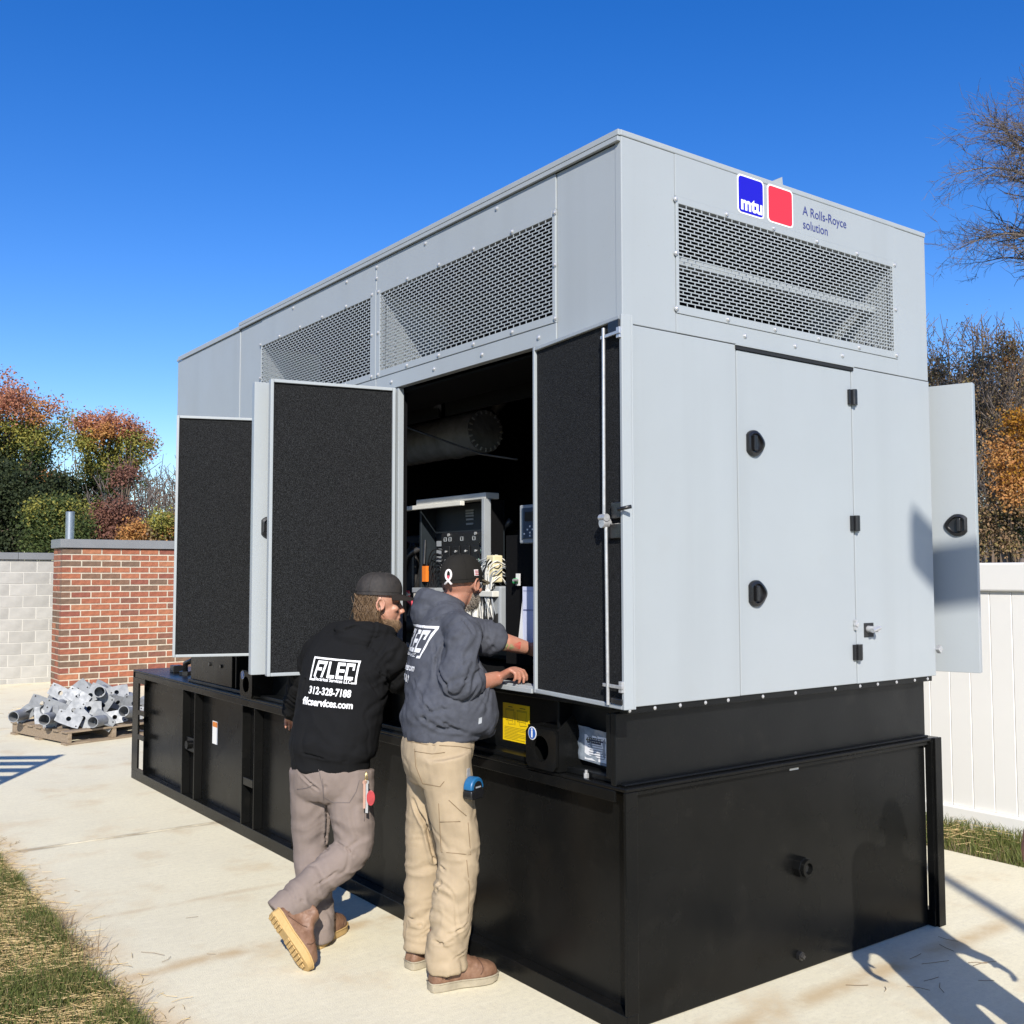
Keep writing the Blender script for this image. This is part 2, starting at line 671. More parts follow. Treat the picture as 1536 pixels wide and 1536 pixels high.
# --- base tank
T = MB().box(.06, 2.01, .035, 6.0, .002, .885).build('tank_wall', BLACK, gen, bevel=.006)
gpart('bottom_rail', BLACK).box(0, .058, 0.002, 6.108, 0, .075).done()
gpart('bottom_rail', BLACK).box(2.012, 2.07, 0.002, 6.108, 0, .075).done()
gpart('tank_top', BLACK, .004).box(.0, 2.082, .0005, 6.11, .887, .902).done()
gpart('top_lip', BLACK).box(0, .012, .064, 6.05, .842, .886).done()
gpart('top_lip', BLACK).box(2.058, 2.07, .064, 6.05, .842, .886).done()
gpart('end_lip', BLACK).box(.062, 2.008, .012, .033, .868, .886).done()
for y0, y1, d in ((.0, .014, 1), (4.86, 4.875, 0), (4.60, 4.615, 0), (3.70, 3.715, 0), (3.50, 3.512, 0), (6.095, 6.11, 1)):
    for xa, xb in ((0, .059), (2.011, 2.07)):
        b = gpart('post', BLACK, .002)
        if d and xa > 1 and y0 < 1:
            xa = 2.026
        b.box(xa, xb, y0, y1, .0755, .886 if d else .841)
        b.done()
# end flanges, held off the tank wall by tabs so that daylight shows through long slots
for xa, xb in ((0, .012), (2.058, 2.07)):
    gpart('end_flange', BLACK, .002).box(xa, xb, 5.955, 6.094, .0755, .841).done()
    for z0, z1 in ((.0755, .10), (.34, .38), (.54, .58), (.80, .841)):
        gpart('flange_tab', BLACK, 0).box(xa, xb, 5.79, 5.9545, z0, z1).done()
gpart('flange_strip', BLACK, .002).box(2.026, 2.082, -.012, -.001, .0, .902).done()
gpart('edge_strip', BLACK, 0).box(2.0105, 2.0185, .001, .034, .0755, .886).done()
for z0, z1 in ((.0755, .16), (.40, .45), (.50, .53), (.60, .66), (.85, .886)):
    gpart('flange_tab', BLACK, 0).box(2.019, 2.0255, .001, .012, z0, z1).done()
# between the two middle posts: latch plate and wire
gpart('gusset', BLACK).box(.02, .034, 4.62, 4.855, .40, .50).done()
MB().tube([(.02, 4.74, .45), (-.012, 4.74, .45)], .03, 18).build('drain_port', BLACK, gen, smooth=40)
MB().tube([(.03, 2.98, .075), (.03, 2.975, .84)], .006, 8).build('conduit', BLACKM, gen, smooth=True)
gpart('gusset', BLACK).box(.004, .05, 3.53, 3.69, .33, .38).done()
# warning tag on the tank
STKW = mat('label_white', (.72, .71, .68), .5)
STKO = mat('label_orange', (.62, .19, .03), .5)
lb = gpart('warning_label', STKW, 0).box(.0585, .0598, 4.30, 4.40, .50, .66).done()
MB().box(.0578, .0584, 4.305, 4.395, .62, .655).build('header', STKO, lb)
# threaded ports and plate on the near end
def ring(c, r0, r1, y0, y1, n=24):
    c = V(c)
    prof = [(r0, y0), (r1, y0), (r1, y1), (r0, y1)]
    rings = []
    for k in range(n):
        a = 2 * math.pi * k / n
        rings.append([c + V((math.cos(a) * r, y, math.sin(a) * r)) for r, y in prof])
    rings.append(rings[0])
    return rings


pt = MB().loft(ring((1.036, 0, .443), .022, .046, -.004, .036, 8), False).build('fuel_port', BLACK, gen, bevel=.003)
MB().loft(ring((1.036, 0, .443), .024, .038, -.020, -.0041), False).build('collar', BLACK, pt, smooth=40)
MB().tube([(1.036, .0, .443), (1.036, .02, .443)], .0235, 16).build('plug', BLACKM, pt)
pt = MB().tube([(1.025, .036, .07), (1.025, .016, .07)], .020, 6).build('drain_plug', RUBBER, gen, bevel=.002)
MB().tube([(1.025, .0155, .07), (1.025, .004, .07)], .010, 4).build('square_head', STEEL, pt)
MB().box(.985, 1.045, .0335, .0348, .855, .868).build('nameplate', STKW, gen)

# --- skid frame between tank and enclosure
gpart('skid_beam', SKIDM).box(.12, .16, .0855, 4.85, .905, 1.203).done()
gpart('skid_flange', SKIDM).box(.035, .1195, .112, 4.85, .9025, .925).done()
gpart('skid_flange', SKIDM).box(.035, .1195, .112, 4.85, 1.18, 1.203).done()
gpart('skid_beam', SKIDM).box(1.91, 1.95, .16, 4.85, .905, 1.203).done()
gpart('skid_end_plate', SKIDM, .004).box(.0, 2.05, .055, .085, .903, 1.175).done()
gpart('skid_edge', SKIDM).box(.0, .03, .0855, .11, .926, 1.170).done()
gpart('skid_floor', DARKIN).box(.12, 1.95, .16, 4.85, 1.2035, 1.21).done()
gpart('skid_lip', SKIDM).box(.02, 2.03, .025, .0545, .903, .912).done()
gpart('skid_end_plate', SKIDM).box(.062, 2.0, 4.852, 4.88, .903, 1.2).done()
# stiffeners on the side beam
for y in (.455, 1.2, 1.95, 2.9, 3.95):
    gpart('stiffener', SKIDM, .002).box(.05, .1195, y, y + .014, .9255, 1.1795).done()
# forklift / jacking boxes with a round eye
for y0 in (.385, 3.50):
    b = MB()
    n = 28
    cy, cz, r = y0 + .105, .988, .052
    ya, yb, za, zb = y0, y0 + .205, .906, 1.075
    outer, inner = [], []
    for k in range(n):
        a = 2 * math.pi * (k + .5) / n
        c_, s_ = math.cos(a), math.sin(a)
        t = min((yb - cy) / abs(c_) if abs(c_) > 1e-6 else 9, (zb - cz) / abs(s_) if abs(s_) > 1e-6 else 9, (cy - ya) / abs(c_) if abs(c_) > 1e-6 else 9, (cz - za) / abs(s_) if abs(s_) > 1e-6 else 9)
        outer.append((cy + c_ * t, cz + s_ * t))
        inner.append((cy + c_ * r, cz + s_ * r))
    rr = []
    for k in range(n + 1):
        k %= n
        rr.append([V((-.02, *outer[k])), V((-.02, *inner[k])), V((-.008, *inner[k])), V((-.008, *outer[k]))])
    b.loft(rr, False)
    b.box(-.0075, .1195, ya, ya + .012, za, 1.01)
    b.box(-.0075, .1195, yb - .012, yb, za, zb)
    b.box(-.0075, .1195, ya + .0125, yb - .0125, zb - .012, zb)
    b.box(-.0075, .1195, ya + .0125, yb - .0125, za, za + .012)
    lug = b.build('jacking_box', BLACK, gen)
    MB().add([(-.0075, ya, 1.01), (.1195, ya, 1.01), (.1195, ya, 1.055), (.07, ya, 1.13), (-.0075, ya, 1.07), (-.0075, ya + .012, 1.01), (.1195, ya + .012, 1.01), (.1195, ya + .012, 1.055), (.07, ya + .012, 1.13), (-.0075, ya + .012, 1.07)],
             [(0, 1, 2, 3, 4), (9, 8, 7, 6, 5), (0, 5, 6, 1), (1, 6, 7, 2), (2, 7, 8, 3), (3, 8, 9, 4), (4, 9, 5, 0)]).build('cheek_plate', BLACK, lug)
    BLUE = mat('sign_blue', (.02, .09, .33), .5)
    dsk = MB().tube([(-.0205, y0 + .158, 1.045), (-.0222, y0 + .158, 1.045)], .027, 26).build('safety_disc', STKW, lug)
    d2 = MB().tube([(-.0224, y0 + .158, 1.045), (-.0232, y0 + .158, 1.045)], .0235, 26).build('disc_face', BLUE, lug)
    MB().box(-.0245, -.0235, y0 + .154, y0 + .162, 1.028, 1.056).tube([(-.0235, y0 + .158, 1.061), (-.0245, y0 + .158, 1.061)], .0045, 10).build('disc_mark', STKW, lug)
# yellow instruction sheet with line drawing
YEL = mat('sticker_yellow', (.80, .55, .005), .42)
INK = mat('print_dark', (.06, .05, .01), .6)
ys_ = MB().box(.1180, .1195, .744, .942, .957, 1.123).build('instruction_sticker', YEL, gen)
b = MB()
def ln(y0, z0, y1, z1, t=.0016):
    a, c = V((.1172, y0, z0)), V((.1172, y1, z1))
    d = (c - a).normalized()
    nrm = V((0, -d.z, d.y)) * t / 2
    b.quad(a - nrm, c - nrm, c + nrm, a + nrm)
for y0, w_ in ((.92, .062), (.835, .072)):
    for dz in (0, .005, .05):
        ln(y0, 1.098 - dz, y0 - w_ * (1 - dz * 3), 1.098 - dz)
    ln(y0, 1.098, y0 - .004, 1.045); ln(y0 - w_, 1.098, y0 - w_ + .01, 1.040); ln(y0 - .012, 1.06, y0 - .022, 1.03); ln(y0 - .022, 1.03, y0 - w_, 1.034)
    ln(y0 - .02, 1.108, y0 - w_ + .01, 1.108, .003)
ln(.848, 1.09, .848, 1.03); ln(.852, 1.09, .852, 1.03)
for k in range(9):
    ln(.93, 1.018 - k * .0065, .93 - (.17 if k not in (3, 7) else .10), 1.018 - k * .0065, .0013)
b.build('print', INK, ys_)
MB().box(.1172, .1179, .752, .772, .962, .970).build('logo_patch', STKW, ys_)
# document bag taped to the beam
PLAST = mat('clear_plastic_bag', (.30, .34, .38), .12, var=.5, vscale=18, vcol=(.14, .17, .20), bump=.6, bscale=25)
PAPER = mat('white_paper', (.72, .72, .72), .6)
bag = MB()
g = []
rb2 = random.Random(3)
for i in range(9):
    row = []
    for j in range(7):
        y = .41 - .215 * i / 8 + .004 * j / 6
        z = 1.088 - .135 * j / 6 - .012 * i / 8
        row.append(V((.112 - rb2.uniform(0, .012) - (.01 if 0 < i < 8 else 0), y, z)))
    g.append(row)
bag.loft(g, False, False)
bago = bag.build('document_bag', PLAST, gen, smooth=True)
MB().box(.0935, .0945, .20, .345, .955, 1.055).build('delivery_note', PAPER, bago)
b = MB()
for k in range(9):
    zz = 1.045 - k * .0095
    t = .006 if k in (1, 2) else .002
    b.box(.0925, .0930, .215 + rb2.uniform(0, .03), .33 - rb2.uniform(0, .02), zz - t / 2, zz + t / 2)
b.build('note_text', mat('ink_blue_black', (.03, .035, .06), .7), bago)


def screw_text(body, size, fn, m, name, parent, off=0., lift=.0008, align='LEFT', sub=0):
    cu = bpy.data.curves.new('t', 'FONT')
    cu.body = body
    cu.size = size
    cu.align_x = align
    cu.offset = off
    cu.resolution_u = 4
    o = bpy.data.objects.new('t', cu)
    me = o.to_mesh()
    b = MB()
    b.add([fn(v.co.x, v.co.y, lift) for v in me.vertices], [tuple(p.vertices) for p in me.polygons])
    o.to_mesh_clear()
    bpy.data.objects.remove(o)
    return b.build(name, m, parent)


# the number on the note
screw_text('4430263', .026, lambda u, v, w_: V((.0926, .335 - u, 1.027 + v)), INK, 'note_number', bago, .0006)
# anchor bolt on the skid flange
def hexbolt(c, parent, m=CHROME, r=.011, h=.018, down=.04):
    c = V(c)
    a = MB()
    a.loft([[c + V((math.cos(i * math.pi / 3) * r, math.sin(i * math.pi / 3) * r, z)) for i in range(6)] for z in (0, h)])
    a.tube([c - Z * (down + .02), c + Z * (h + .012)], r * .55, 12)
    a.loft([[c + V((math.cos(i * math.pi / 3) * r, math.sin(i * math.pi / 3) * r, z)) for i in range(6)] for z in (-down, -down + .014)])
    return a.build('anchor_bolt', m, parent)


hexbolt((.02, .25, .903), gen, down=.034)
hexbolt((.02, 3.72, .903), gen, down=.034)

# --- enclosure panels ------------------------------------------------
def panel(name, x0, x1, y0, y1, z0, z1, m=GREY, bevel=.0025):
    return MB().box(x0, x1, y0, y1, z0, z1).build(name, m, gen, bevel=bevel)


TH = .038
# corner post and side walls, long side x = 0
panel('corner_panel', .004, TH, .004, .398, ZS, 3.372)
panel('plain_panel', .003, TH, 3.472, 3.832, ZS, 3.372)
panel('plain_panel', .000, TH, 3.838, L_, ZS, 3.365)
panel('corner_panel', .004, TH, .004, .540, ZB, ZS - .003)
panel('door_post', .006, TH, 1.70, 1.868, ZB, ZS - .003)
panel('wall_panel', .004, TH, 3.03, L_, ZB, ZS - .003)
panel('sill', .004, .075, .5402, 1.699, ZB, 1.232)
panel('sill', .004, .075, 1.8685, 3.029, ZB, 1.232)
panel('sill_lip', -.012, .0038, .56, 1.69, 1.205, 1.225, GREY)


def grille(origin, U, N, x0, x1, z0, z1, parent, pitch=.0455, row=.01535, bar=.0043, th=.002):
    """punched brick-slot sheet: real bars in the plane spanned by U and z"""
    b = MB()
    rows = int(round((z1 - z0) / row))
    rh = (z1 - z0) / rows
    P = lambda u, z, n: origin + U * u + V((0, 0, z)) + N * n

    def bar_(ua, ub, za, zb):
        vs = [P(u, z, n) for n in (-th, 0) for z in (za, zb) for u in (ua, ub)]
        b.add(vs, [(0, 2, 3, 1), (4, 5, 7, 6), (0, 1, 5, 4), (2, 6, 7, 3), (0, 4, 6, 2), (1, 3, 7, 5)])
    for k in range(1, rows):
        bar_(x0, x1, z0 + k * rh - bar / 2, z0 + k * rh + bar / 2)
    for k in range(rows):
        za = z0 + k * rh + (bar / 2 if k else 0)
        zb = z0 + (k + 1) * rh - (bar / 2 if k < rows - 1 else 0)
        u = x0 + pitch * (.5 if k % 2 else 1.)
        while u < x1 - .002:
            bar_(u - bar / 2, min(u + bar / 2, x1), za, zb)
            u += pitch
    return b.build('grille', GREY, parent, kind='stuff')


bolt_me = None


def bolt(p, n, r=.0085):
    global bolt_me
    if bolt_me is None:
        a = MB()
        prof = [(1.35, 0), (1.35, .25), (.95, .3), (.9, .75), (.55, 1.0)]
        a.loft([[V((math.cos(i * math.pi / 5) * q, math.sin(i * math.pi / 5) * q, h * .9)) for i in range(10)] for q, h in prof])
        bolt_me = a.mesh('bolt')
        bolt_me.materials.append(CHROME)
    o = bpy.data.objects.new('bolt', bolt_me)
    COL.objects.link(o)
    o.parent = gen
    o.location = p
    o.rotation_euler = V(n).to_track_quat('Z', 'Y').to_euler()
    o.scale = (r, r, r)


def grille_panel(side, u0, u1, hu0, hu1, hz0, hz1, depth, rail=None, uptop=3.372):
    """panel with a punched opening, frame plate, plenum box behind; side 'x' = long side, 'y' = near end"""
    if side == 'x':
        P = lambda u, z, d: V((d, u, z))
        U, N = Y, -X
    else:
        P = lambda u, z, d: V((u, d, z))
        U, N = X, -Y

    def bx(name, ua, ub, za, zb, da, db, m=GREY, bevel=.002, par=gen):
        a, c = P(ua, za, da), P(ub, zb, db)
        return MB().box(min(a.x, c.x), max(a.x, c.x), min(a.y, c.y), max(a.y, c.y), za, zb).build(name, m, par, bevel=bevel)
    # header above, strip under, jambs
    bx('grille_header', u0, u1, hz1 + .03, uptop, 0, TH)
    bx('grille_footer', u0, u1, ZS, hz0 - .035, 0, TH)
    fr = bx('grille_frame', u0, hu0, hz0 - .0345, hz1 + .0295, -.004, TH - .01)
    bx('frame_side', hu1, u1, hz0 - .0345, hz1 + .0295, -.004, TH - .01, par=fr)
    bx('frame_top', hu0, hu1, hz1, hz1 + .0295, -.004, TH - .01, par=fr)
    bx('frame_foot', hu0, hu1, hz0 - .0345, hz0, -.004, TH - .01, par=fr)
    grille(P(0, 0, -.0025), U, N, hu0, hu1, hz0, hz1, gen)
    # plenum behind the sheet
    d0, d1 = TH, depth
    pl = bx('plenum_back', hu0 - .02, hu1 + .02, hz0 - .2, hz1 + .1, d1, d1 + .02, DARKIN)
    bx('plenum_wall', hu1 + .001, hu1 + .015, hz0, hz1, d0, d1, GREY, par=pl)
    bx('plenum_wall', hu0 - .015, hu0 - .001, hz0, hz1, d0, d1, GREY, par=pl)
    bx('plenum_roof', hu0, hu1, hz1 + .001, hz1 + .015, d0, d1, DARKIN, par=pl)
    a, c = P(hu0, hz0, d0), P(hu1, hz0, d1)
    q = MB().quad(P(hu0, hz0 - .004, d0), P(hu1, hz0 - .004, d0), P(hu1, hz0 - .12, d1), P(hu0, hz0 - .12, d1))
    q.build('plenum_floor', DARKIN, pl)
    if rail:
        bx('plenum_rail', hu0, hu1, rail[0], rail[1], rail[2], rail[2] + .05, GREY, par=pl)
    # bolts round the plate
    n_ = max(3, int(round((hu1 - hu0) / .30)))
    nn = tuple(N)
    for k in range(n_ + 1):
        u = hu0 - .018 + (hu1 - hu0 + .036) * k / n_
        bolt(P(u, hz1 + .014, -.004), nn)
        bolt(P(u, hz0 - .018, -.004), nn)
    for z in ((hz0 + hz1) / 2,):
        bolt(P(hu0 - .018, z, -.004), nn)
        bolt(P(hu1 + .018, z, -.004), nn)


grille_panel('x', .402, 1.928, .423, 1.885, 2.777, 3.191, .42)
grille_panel('x', 1.932, 3.468, 1.992, 3.462, 2.777, 3.191, .42)
grille_panel('y', .293, 1.807, .308, 1.776, 2.777, 3.191, .50, rail=(2.985, 3.02, .10), uptop=3.395)
# end wall
panel('corner_panel', .002, .2925, .002, TH, ZS, 3.395, bevel=.003)
panel('corner_panel', 1.8075, W_ - .002, .002, TH, ZS, 3.395, bevel=.003)
panel('end_panel', .002, .640, .000, TH, ZB - .004, ZS - .004, bevel=.003)
panel('end_panel', 1.4345, W_ - .0, .000, TH, ZB - .004, ZS - .004, bevel=.003)
gpart('gap_shade_strip', BLACKM, 0).box(.636, 1.442, -.006, .03, ZS - .022, ZS - .006).done()  # solid black strip stands in for the shade of the gap
gpart('drip_edge', GREY, .001).box(.634, 1.444, -.010, -.0001, ZS - .007, ZS - .002).done()
# walls out of view and roof
panel('wall_panel', W_ - TH, W_ - .002, .004, .545, ZB, ZS - .004)
panel('wall_panel', W_ - TH, W_ - .002, 1.69, L_, ZB, ZS - .004)
panel('wall_panel', W_ - TH, W_ - .002, .004, L_, ZS, 3.372)
panel('far_wall', .03, W_ - .03, L_ - TH, L_ - .002, ZB, 3.372)
panel('roof', -.002, W_ + .002, -.001, 3.832, 3.396, ZT, bevel=.004)
panel('roof', .000, W_, 3.834, L_ + .005, 3.385, ZT - .014, bevel=.004)
panel('roof_trim', -.014, .0015, .004, 3.832, 3.374, 3.394, bevel=.002)
panel('roof_trim', -.010, .0015, 3.836, L_ + .004, 3.366, 3.384, bevel=.002)
panel('roof_trim', -.016, -.0025, -.001, 3.833, 3.3945, ZT - .002, bevel=.002)
# inner lining
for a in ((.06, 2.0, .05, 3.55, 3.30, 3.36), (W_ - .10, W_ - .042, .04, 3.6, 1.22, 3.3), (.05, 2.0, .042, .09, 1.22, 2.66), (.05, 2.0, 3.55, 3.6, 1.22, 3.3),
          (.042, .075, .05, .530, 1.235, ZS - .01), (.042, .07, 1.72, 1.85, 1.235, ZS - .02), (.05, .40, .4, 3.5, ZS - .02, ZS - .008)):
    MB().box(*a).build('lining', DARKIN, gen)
# galvanised bracket that peeks over the roof edge
MB().add([(.90, .015, 3.4205), (.985, .015, 3.4205), (.98, .015, 3.462), (.90, .055, 3.4205), (.985, .055, 3.4205), (.98, .055, 3.462)], [(0, 1, 2), (5, 4, 3), (0, 3, 4, 1), (1, 4, 5, 2), (2, 5, 3, 0)]).build('lifting_bracket', GREY, gen)

# bolts on the side and end
for y in (.825, 1.435, 2.276, 2.984):
    bolt((-.0, y, 3.345), (-1, 0, 0))
for z in (3.345, 3.285):
    bolt((-.0, 1.93, z), (-1, 0, 0))
for y in (.52, .94, 1.35, 1.766, 2.2, 2.6):
    bolt((.0, y, 2.70), (-1, 0, 0))
for x in (.70, 1.03, 1.37):
    bolt((x, 0, 2.705), (0, -1, 0))
for x in (.031, .163, .300, .443, .576, .79, 1.003, 1.28, 1.464, 1.60, 1.75, 1.90, 2.01):
    bolt((x, .010, 1.188), (0, -1, 0), .0058)
gpart('bolt_strip', SKIDM, .001).box(.02, 2.05, .011, .05, 1.176, 1.2).done()

# --- end door with latches and hinges
edoor = MB().box(.645, 1.430, .001, .036, ZB - .003, ZS - .024).build('end_door', GREY, gen, bevel=.003)


def latch(c, U, Vv, N, parent, flip=1):
    """black shield-shaped paddle latch"""
    c = V(c)
    out = []
    for k in range(28):
        a = 2 * math.pi * k / 28
        u = math.cos(a) * .058
        v = math.sin(a) * .056
        if u > 0:
            u *= 1.12
            v *= 1 - .34 * max(0, (u - .014) / .052) ** 1.3
        else:
            u = max(u, -.044)
        out.append((u * flip, v))
    fn = lambda s, h: (lambda: [c + U * (u * s) + Vv * (v * s) + N * h for u, v in out])()
    b = MB()
    b.loft([fn(1, 0), fn(1.0, .008), fn(.93, .014), fn(.74, .017), fn(.68, .004), fn(.3, .003)])
    o = b.build('latch', RUBBER, parent, smooth=35)
    MB().obox(c + N * .013 - U * .006 * flip, (U, Vv, N), (.010, .033, .010)).build('paddle', RUBBER, o, bevel=.004) if parent is gen else MB().obox(c + N * .013 - U * .006 * flip, (U, Vv, N), (.010, .033, .010)).build('paddle', RUBBER, parent, bevel=.004)
    return o


for z in (2.252, 1.620):
    latch((.742, .0, z), X, Z, -Y, edoor)
for z in (2.517, 1.933, 1.345):
    MB().box(1.400, 1.418, -.012, .0005, z - .035, z + .035).box(1.447, 1.462, -.012, -.0005, z - .035, z + .035).tube([(1.4325, -.013, z - .036), (1.4325, -.013, z + .036)], .0145, 14).build('hinge', RUBBER, edoor, bevel=.002)
# padlock hasp beside the door
hp = MB().box(1.487, 1.558, -.004, -.0005, 1.41, 1.475).build('hasp', BLACKM, gen, bevel=.001)
MB().tube([(1.515, -.004, 1.447), (1.515, -.040, 1.447)], [.016, .013], 16).tube([(1.495, -.040, 1.442), (1.545, -.044, 1.455)], .011, 12).tube([(1.535, -.01, 1.447), (1.535, -.048, 1.447)], .014, 14).build('padlock', CHROME, hp, smooth=40)
MB().tube([(1.419, -.001, 1.47), (1.419, -.018, 1.47)], .011, 12).box(1.412, 1.426, -.012, -.0005, 1.445, 1.492).build('keeper', CHROME, gen, bevel=.002)

# --- lettering on the end
MB()
BLU = mat('logo_blue', (.012, .006, .42), .38)
RED = mat('logo_red', (.80, .03, .045), .38)
WHT = mat('logo_white', (.82, .82, .82), .4)
TXT = mat('lettering_navy', (.035, .045, .19), .45)


def rrect(x0, x1, z0, z1, r, shear=0.):
    p = []
    for cx, cz, a0 in ((x1 - r, z1 - r, 0), (x0 + r, z1 - r, 90), (x0 + r, z0 + r, 180), (x1 - r, z0 + r, 270)):
        for k in range(6):
            a = rad(a0 + 18 * k)
            x, z = cx + r * math.cos(a), cz + r * math.sin(a)
            p.append((x + (z - z0) * shear, z))
    return p


fnE = lambda u, v, w_: V((u, -w_, v))
sg = MB().prism(rrect(.664, .834, 3.232, 3.412 - .01, .02), fnE, .0002, .0014).build('logo_plate', WHT, gen)
MB().prism(rrect(.671, .827, 3.239, 3.395, .017), fnE, .0016, .0024).build('logo_face', BLU, sg)
screw_text('mtu', .083, lambda u, v, w_: V((.683 + u * 1.06, -.0028, 3.252 + v)), WHT, 'logo_letters', sg, .0032)
sg = MB().prism(rrect(.857, 1.030, 3.232, 3.402, .02), fnE, .0002, .0014).build('logo_plate', WHT, gen)
MB().prism(rrect(.864, 1.023, 3.239, 3.395, .017), fnE, .0016, .0024).build('logo_face', RED, sg)
tx = screw_text('A Rolls-Royce', .060, lambda u, v, w_: V((1.098 + u * .93, -.0012, 3.312 + v)), TXT, 'lettering', gen, .0003)
screw_text('solution', .060, lambda u, v, w_: V((1.098 + u * .93, -.0012, 3.250 + v)), TXT, 'lettering', gen, .0003)


# --- side doors -------------------------------------------------------
def door(hx, hy, fx_, fy, z0, z1, inner, rods=False, latches=(), hinge_on=True):
    """leaf from hinge (hx,hy) to free edge (fx,fy); 'inner' gives the side the foam is on"""
    h = V((hx, hy, 0))
    U = V((fx_ - hx, fy - hy, 0))
    wd = U.length
    U.normalize()
    N = V((-U.y, U.x, 0)) * inner            # towards the foam side
    P = lambda u, n, z: h + U * u + N * n + Z * z
    ax = (U, N, Z)
    mid = (z0 + z1) / 2
    t = .052
    d = MB().obox(P(wd / 2, -t + .004, mid), ax, (wd / 2, .004, (z1 - z0) / 2)).build('side_door', GREY, gen, bevel=.002)
    lip = .016
    for nm, u0, u1, za, zb in (('edge', 0, lip, z0, z1), ('edge', wd - lip, wd, z0, z1), ('edge', lip + .0005, wd - lip - .0005, z1 - lip, z1), ('edge', lip + .0005, wd - lip - .0005, z0, z0 + lip)):
        MB().obox(P((u0 + u1) / 2, -t / 2 + .004, (za + zb) / 2), ax, ((u1 - u0) / 2, t / 2 - .004, (zb - za) / 2)).build(nm, GREY, d, bevel=.0025)
    MB().obox(P(wd / 2, -.028, mid), ax, (wd / 2 - lip - .001, .016, (z1 - z0) / 2 - lip - .001)).build('foam_panel', FOAM, d)
    if rods:
        ru = wd - .105
        b = MB()
        b.tube([P(ru, .012, mid - .02), P(ru + .004, .012, z1 - .035)], .0065, 10)
        b.build('lock_rod', CHROME, d, smooth=40)
        b = MB()
        b.tube([P(ru + .018, .012, z0 + .012), P(ru + .012, .012, mid - .03)], .0065, 10)
        b.build('lock_rod', CHROME, d, smooth=40)
        for z in (z1 - .068, z0 + .082):
            MB().obox(P(wd - .058, .010, z), ax, (.062, .004, .006)).obox(P(wd - .012, -.004, z), ax, (.01, .014, .02)).build('rod_guide', CHROME, d, bevel=.001)
        MB().tube([P(ru - .01, .02, mid - .025), P(ru + .03, .02, mid - .025)], .014, 12).tube([P(ru + .008, -.005, mid - .045), P(ru + .008, .03, mid - .045)], .018, 14).tube([P(ru + .01, .02, mid - .04), P(ru + .012, .02, mid + .02)], .006, 8).build('lock_gear', CHROME, d, smooth=40)
        MB().obox(P(wd - .06, -.006, mid - .075), ax, (.045, .008, .028)).obox(P(wd - .045, -.006, mid + .0), ax, (.03, .008, .03)).build('lock_plate', RUBBER, d, bevel=.003)
        MB().obox(P(wd - .045, -.002, z1 - .04), ax, (.035, .010, .022)).build('rod_bracket', RUBBER, d, bevel=.003)
        MB().obox(P(wd - .045, -.004, z0 + .028), ax, (.035, .010, .010)).build('rod_bracket', RUBBER, d, bevel=.003)
    for z in latches:
        latch(P(wd - .085, -t, z), U, Z, -N, d, -1)
    for z in (z0 + .15, mid, z1 - .15):
        MB().tube([P(-.012, -t + .01, z - .035), P(-.012, -t + .01, z + .035)], .011, 12).build('hinge', RUBBER, d, smooth=40)
    return d


ZD0, ZD1 = 1.212, 2.658
dA = door(-.018, .540, -.105, -.110, ZD0, ZD1, -1, rods=True)
tag(dA, 'open side door with steel lock rods on its foam lining')
MB().tube([(-.13, -.108, 1.935), (-.10, -.150, 1.945)], .007, 8).build('handle_tip', RUBBER, dA, smooth=True)
dB = door(-.01, 1.700, -.632, 1.838, ZD0, ZD1, 1)
dC = door(-.01, 1.905, -.655, 2.012, ZD0, ZD1, -1, latches=(1.935,))
dD = door(-.01, 3.03, -.615, 3.268, ZD0, ZD1, 1)
dR = door(W_ + .012, .545, 2.292, -.115, ZD0, ZD1, 1, latches=(1.945,))
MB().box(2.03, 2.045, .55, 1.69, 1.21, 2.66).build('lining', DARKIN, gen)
MB().tube([(2.085, -.0, 1.33), (2.085, -.02, 1.33)], .02, 4).build('door_catch', CHROME, dR)

# --- machinery inside -------------------------------------------------
BLANK = mat('grey_insulation_blanket', (.20, .21, .23), .75, var=.4, vscale=12, bump=.8, bscale=30)
sil = MB()
cx, cz = .9, 2.565
prof = [(2.20, .110), (2.202, .128), (2.22, .136), (2.5, .134), (2.51, .14), (2.54, .14), (2.55, .132), (3.0, .134), (3.4, .13)]
sil.loft([[V((cx + math.cos(a) * r * (1 + .02 * math.sin(a * 5)), y, cz + math.sin(a) * r)) for a in [2 * math.pi * i / 28 for i in range(28)]] for y, r in prof])
so = sil.build('exhaust_silencer', BLANK, gen, smooth=40)
b = MB()
for k in range(20):
    a = 2 * math.pi * k / 20
    b.tube([(cx + math.cos(a) * .125, 2.195, cz + math.sin(a) * .125), (cx + math.cos(a) * .105, 2.19, cz + math.sin(a) * .105)], .006, 6)
b.build('lacing', mat('lacing_wire', (.30, .31, .33), .6), so)
MB().tube([(cx + .05, 2.18, cz + .12), (cx + .16, 2.05, cz + .32)], .03, 12).build('exhaust_stay', STEEL, gen, smooth=True)
MB().tube([(.30, 2.35, 2.60), (.55, 1.75, 2.36), (.62, 1.5, 2.31)], .006, 6).build('capillary', STEEL, gen, smooth=True)
# engine block mass lower down
e = MB().box(.75, 1.6, .75, 3.3, 1.22, 1.95).build('engine_block', STEEL, gen, bevel=.03)
for k in range(5):
    MB().box(.70, .749, .9 + k * .45, 1.2 + k * .45, 1.5, 1.9).build('cylinder_cover', STEEL, gen, bevel=.02)
MB().tube([(.62, .8, 1.40), (.62, 3.2, 1.40)], .05, 14).build('coolant_pipe', STEEL, gen, smooth=40)

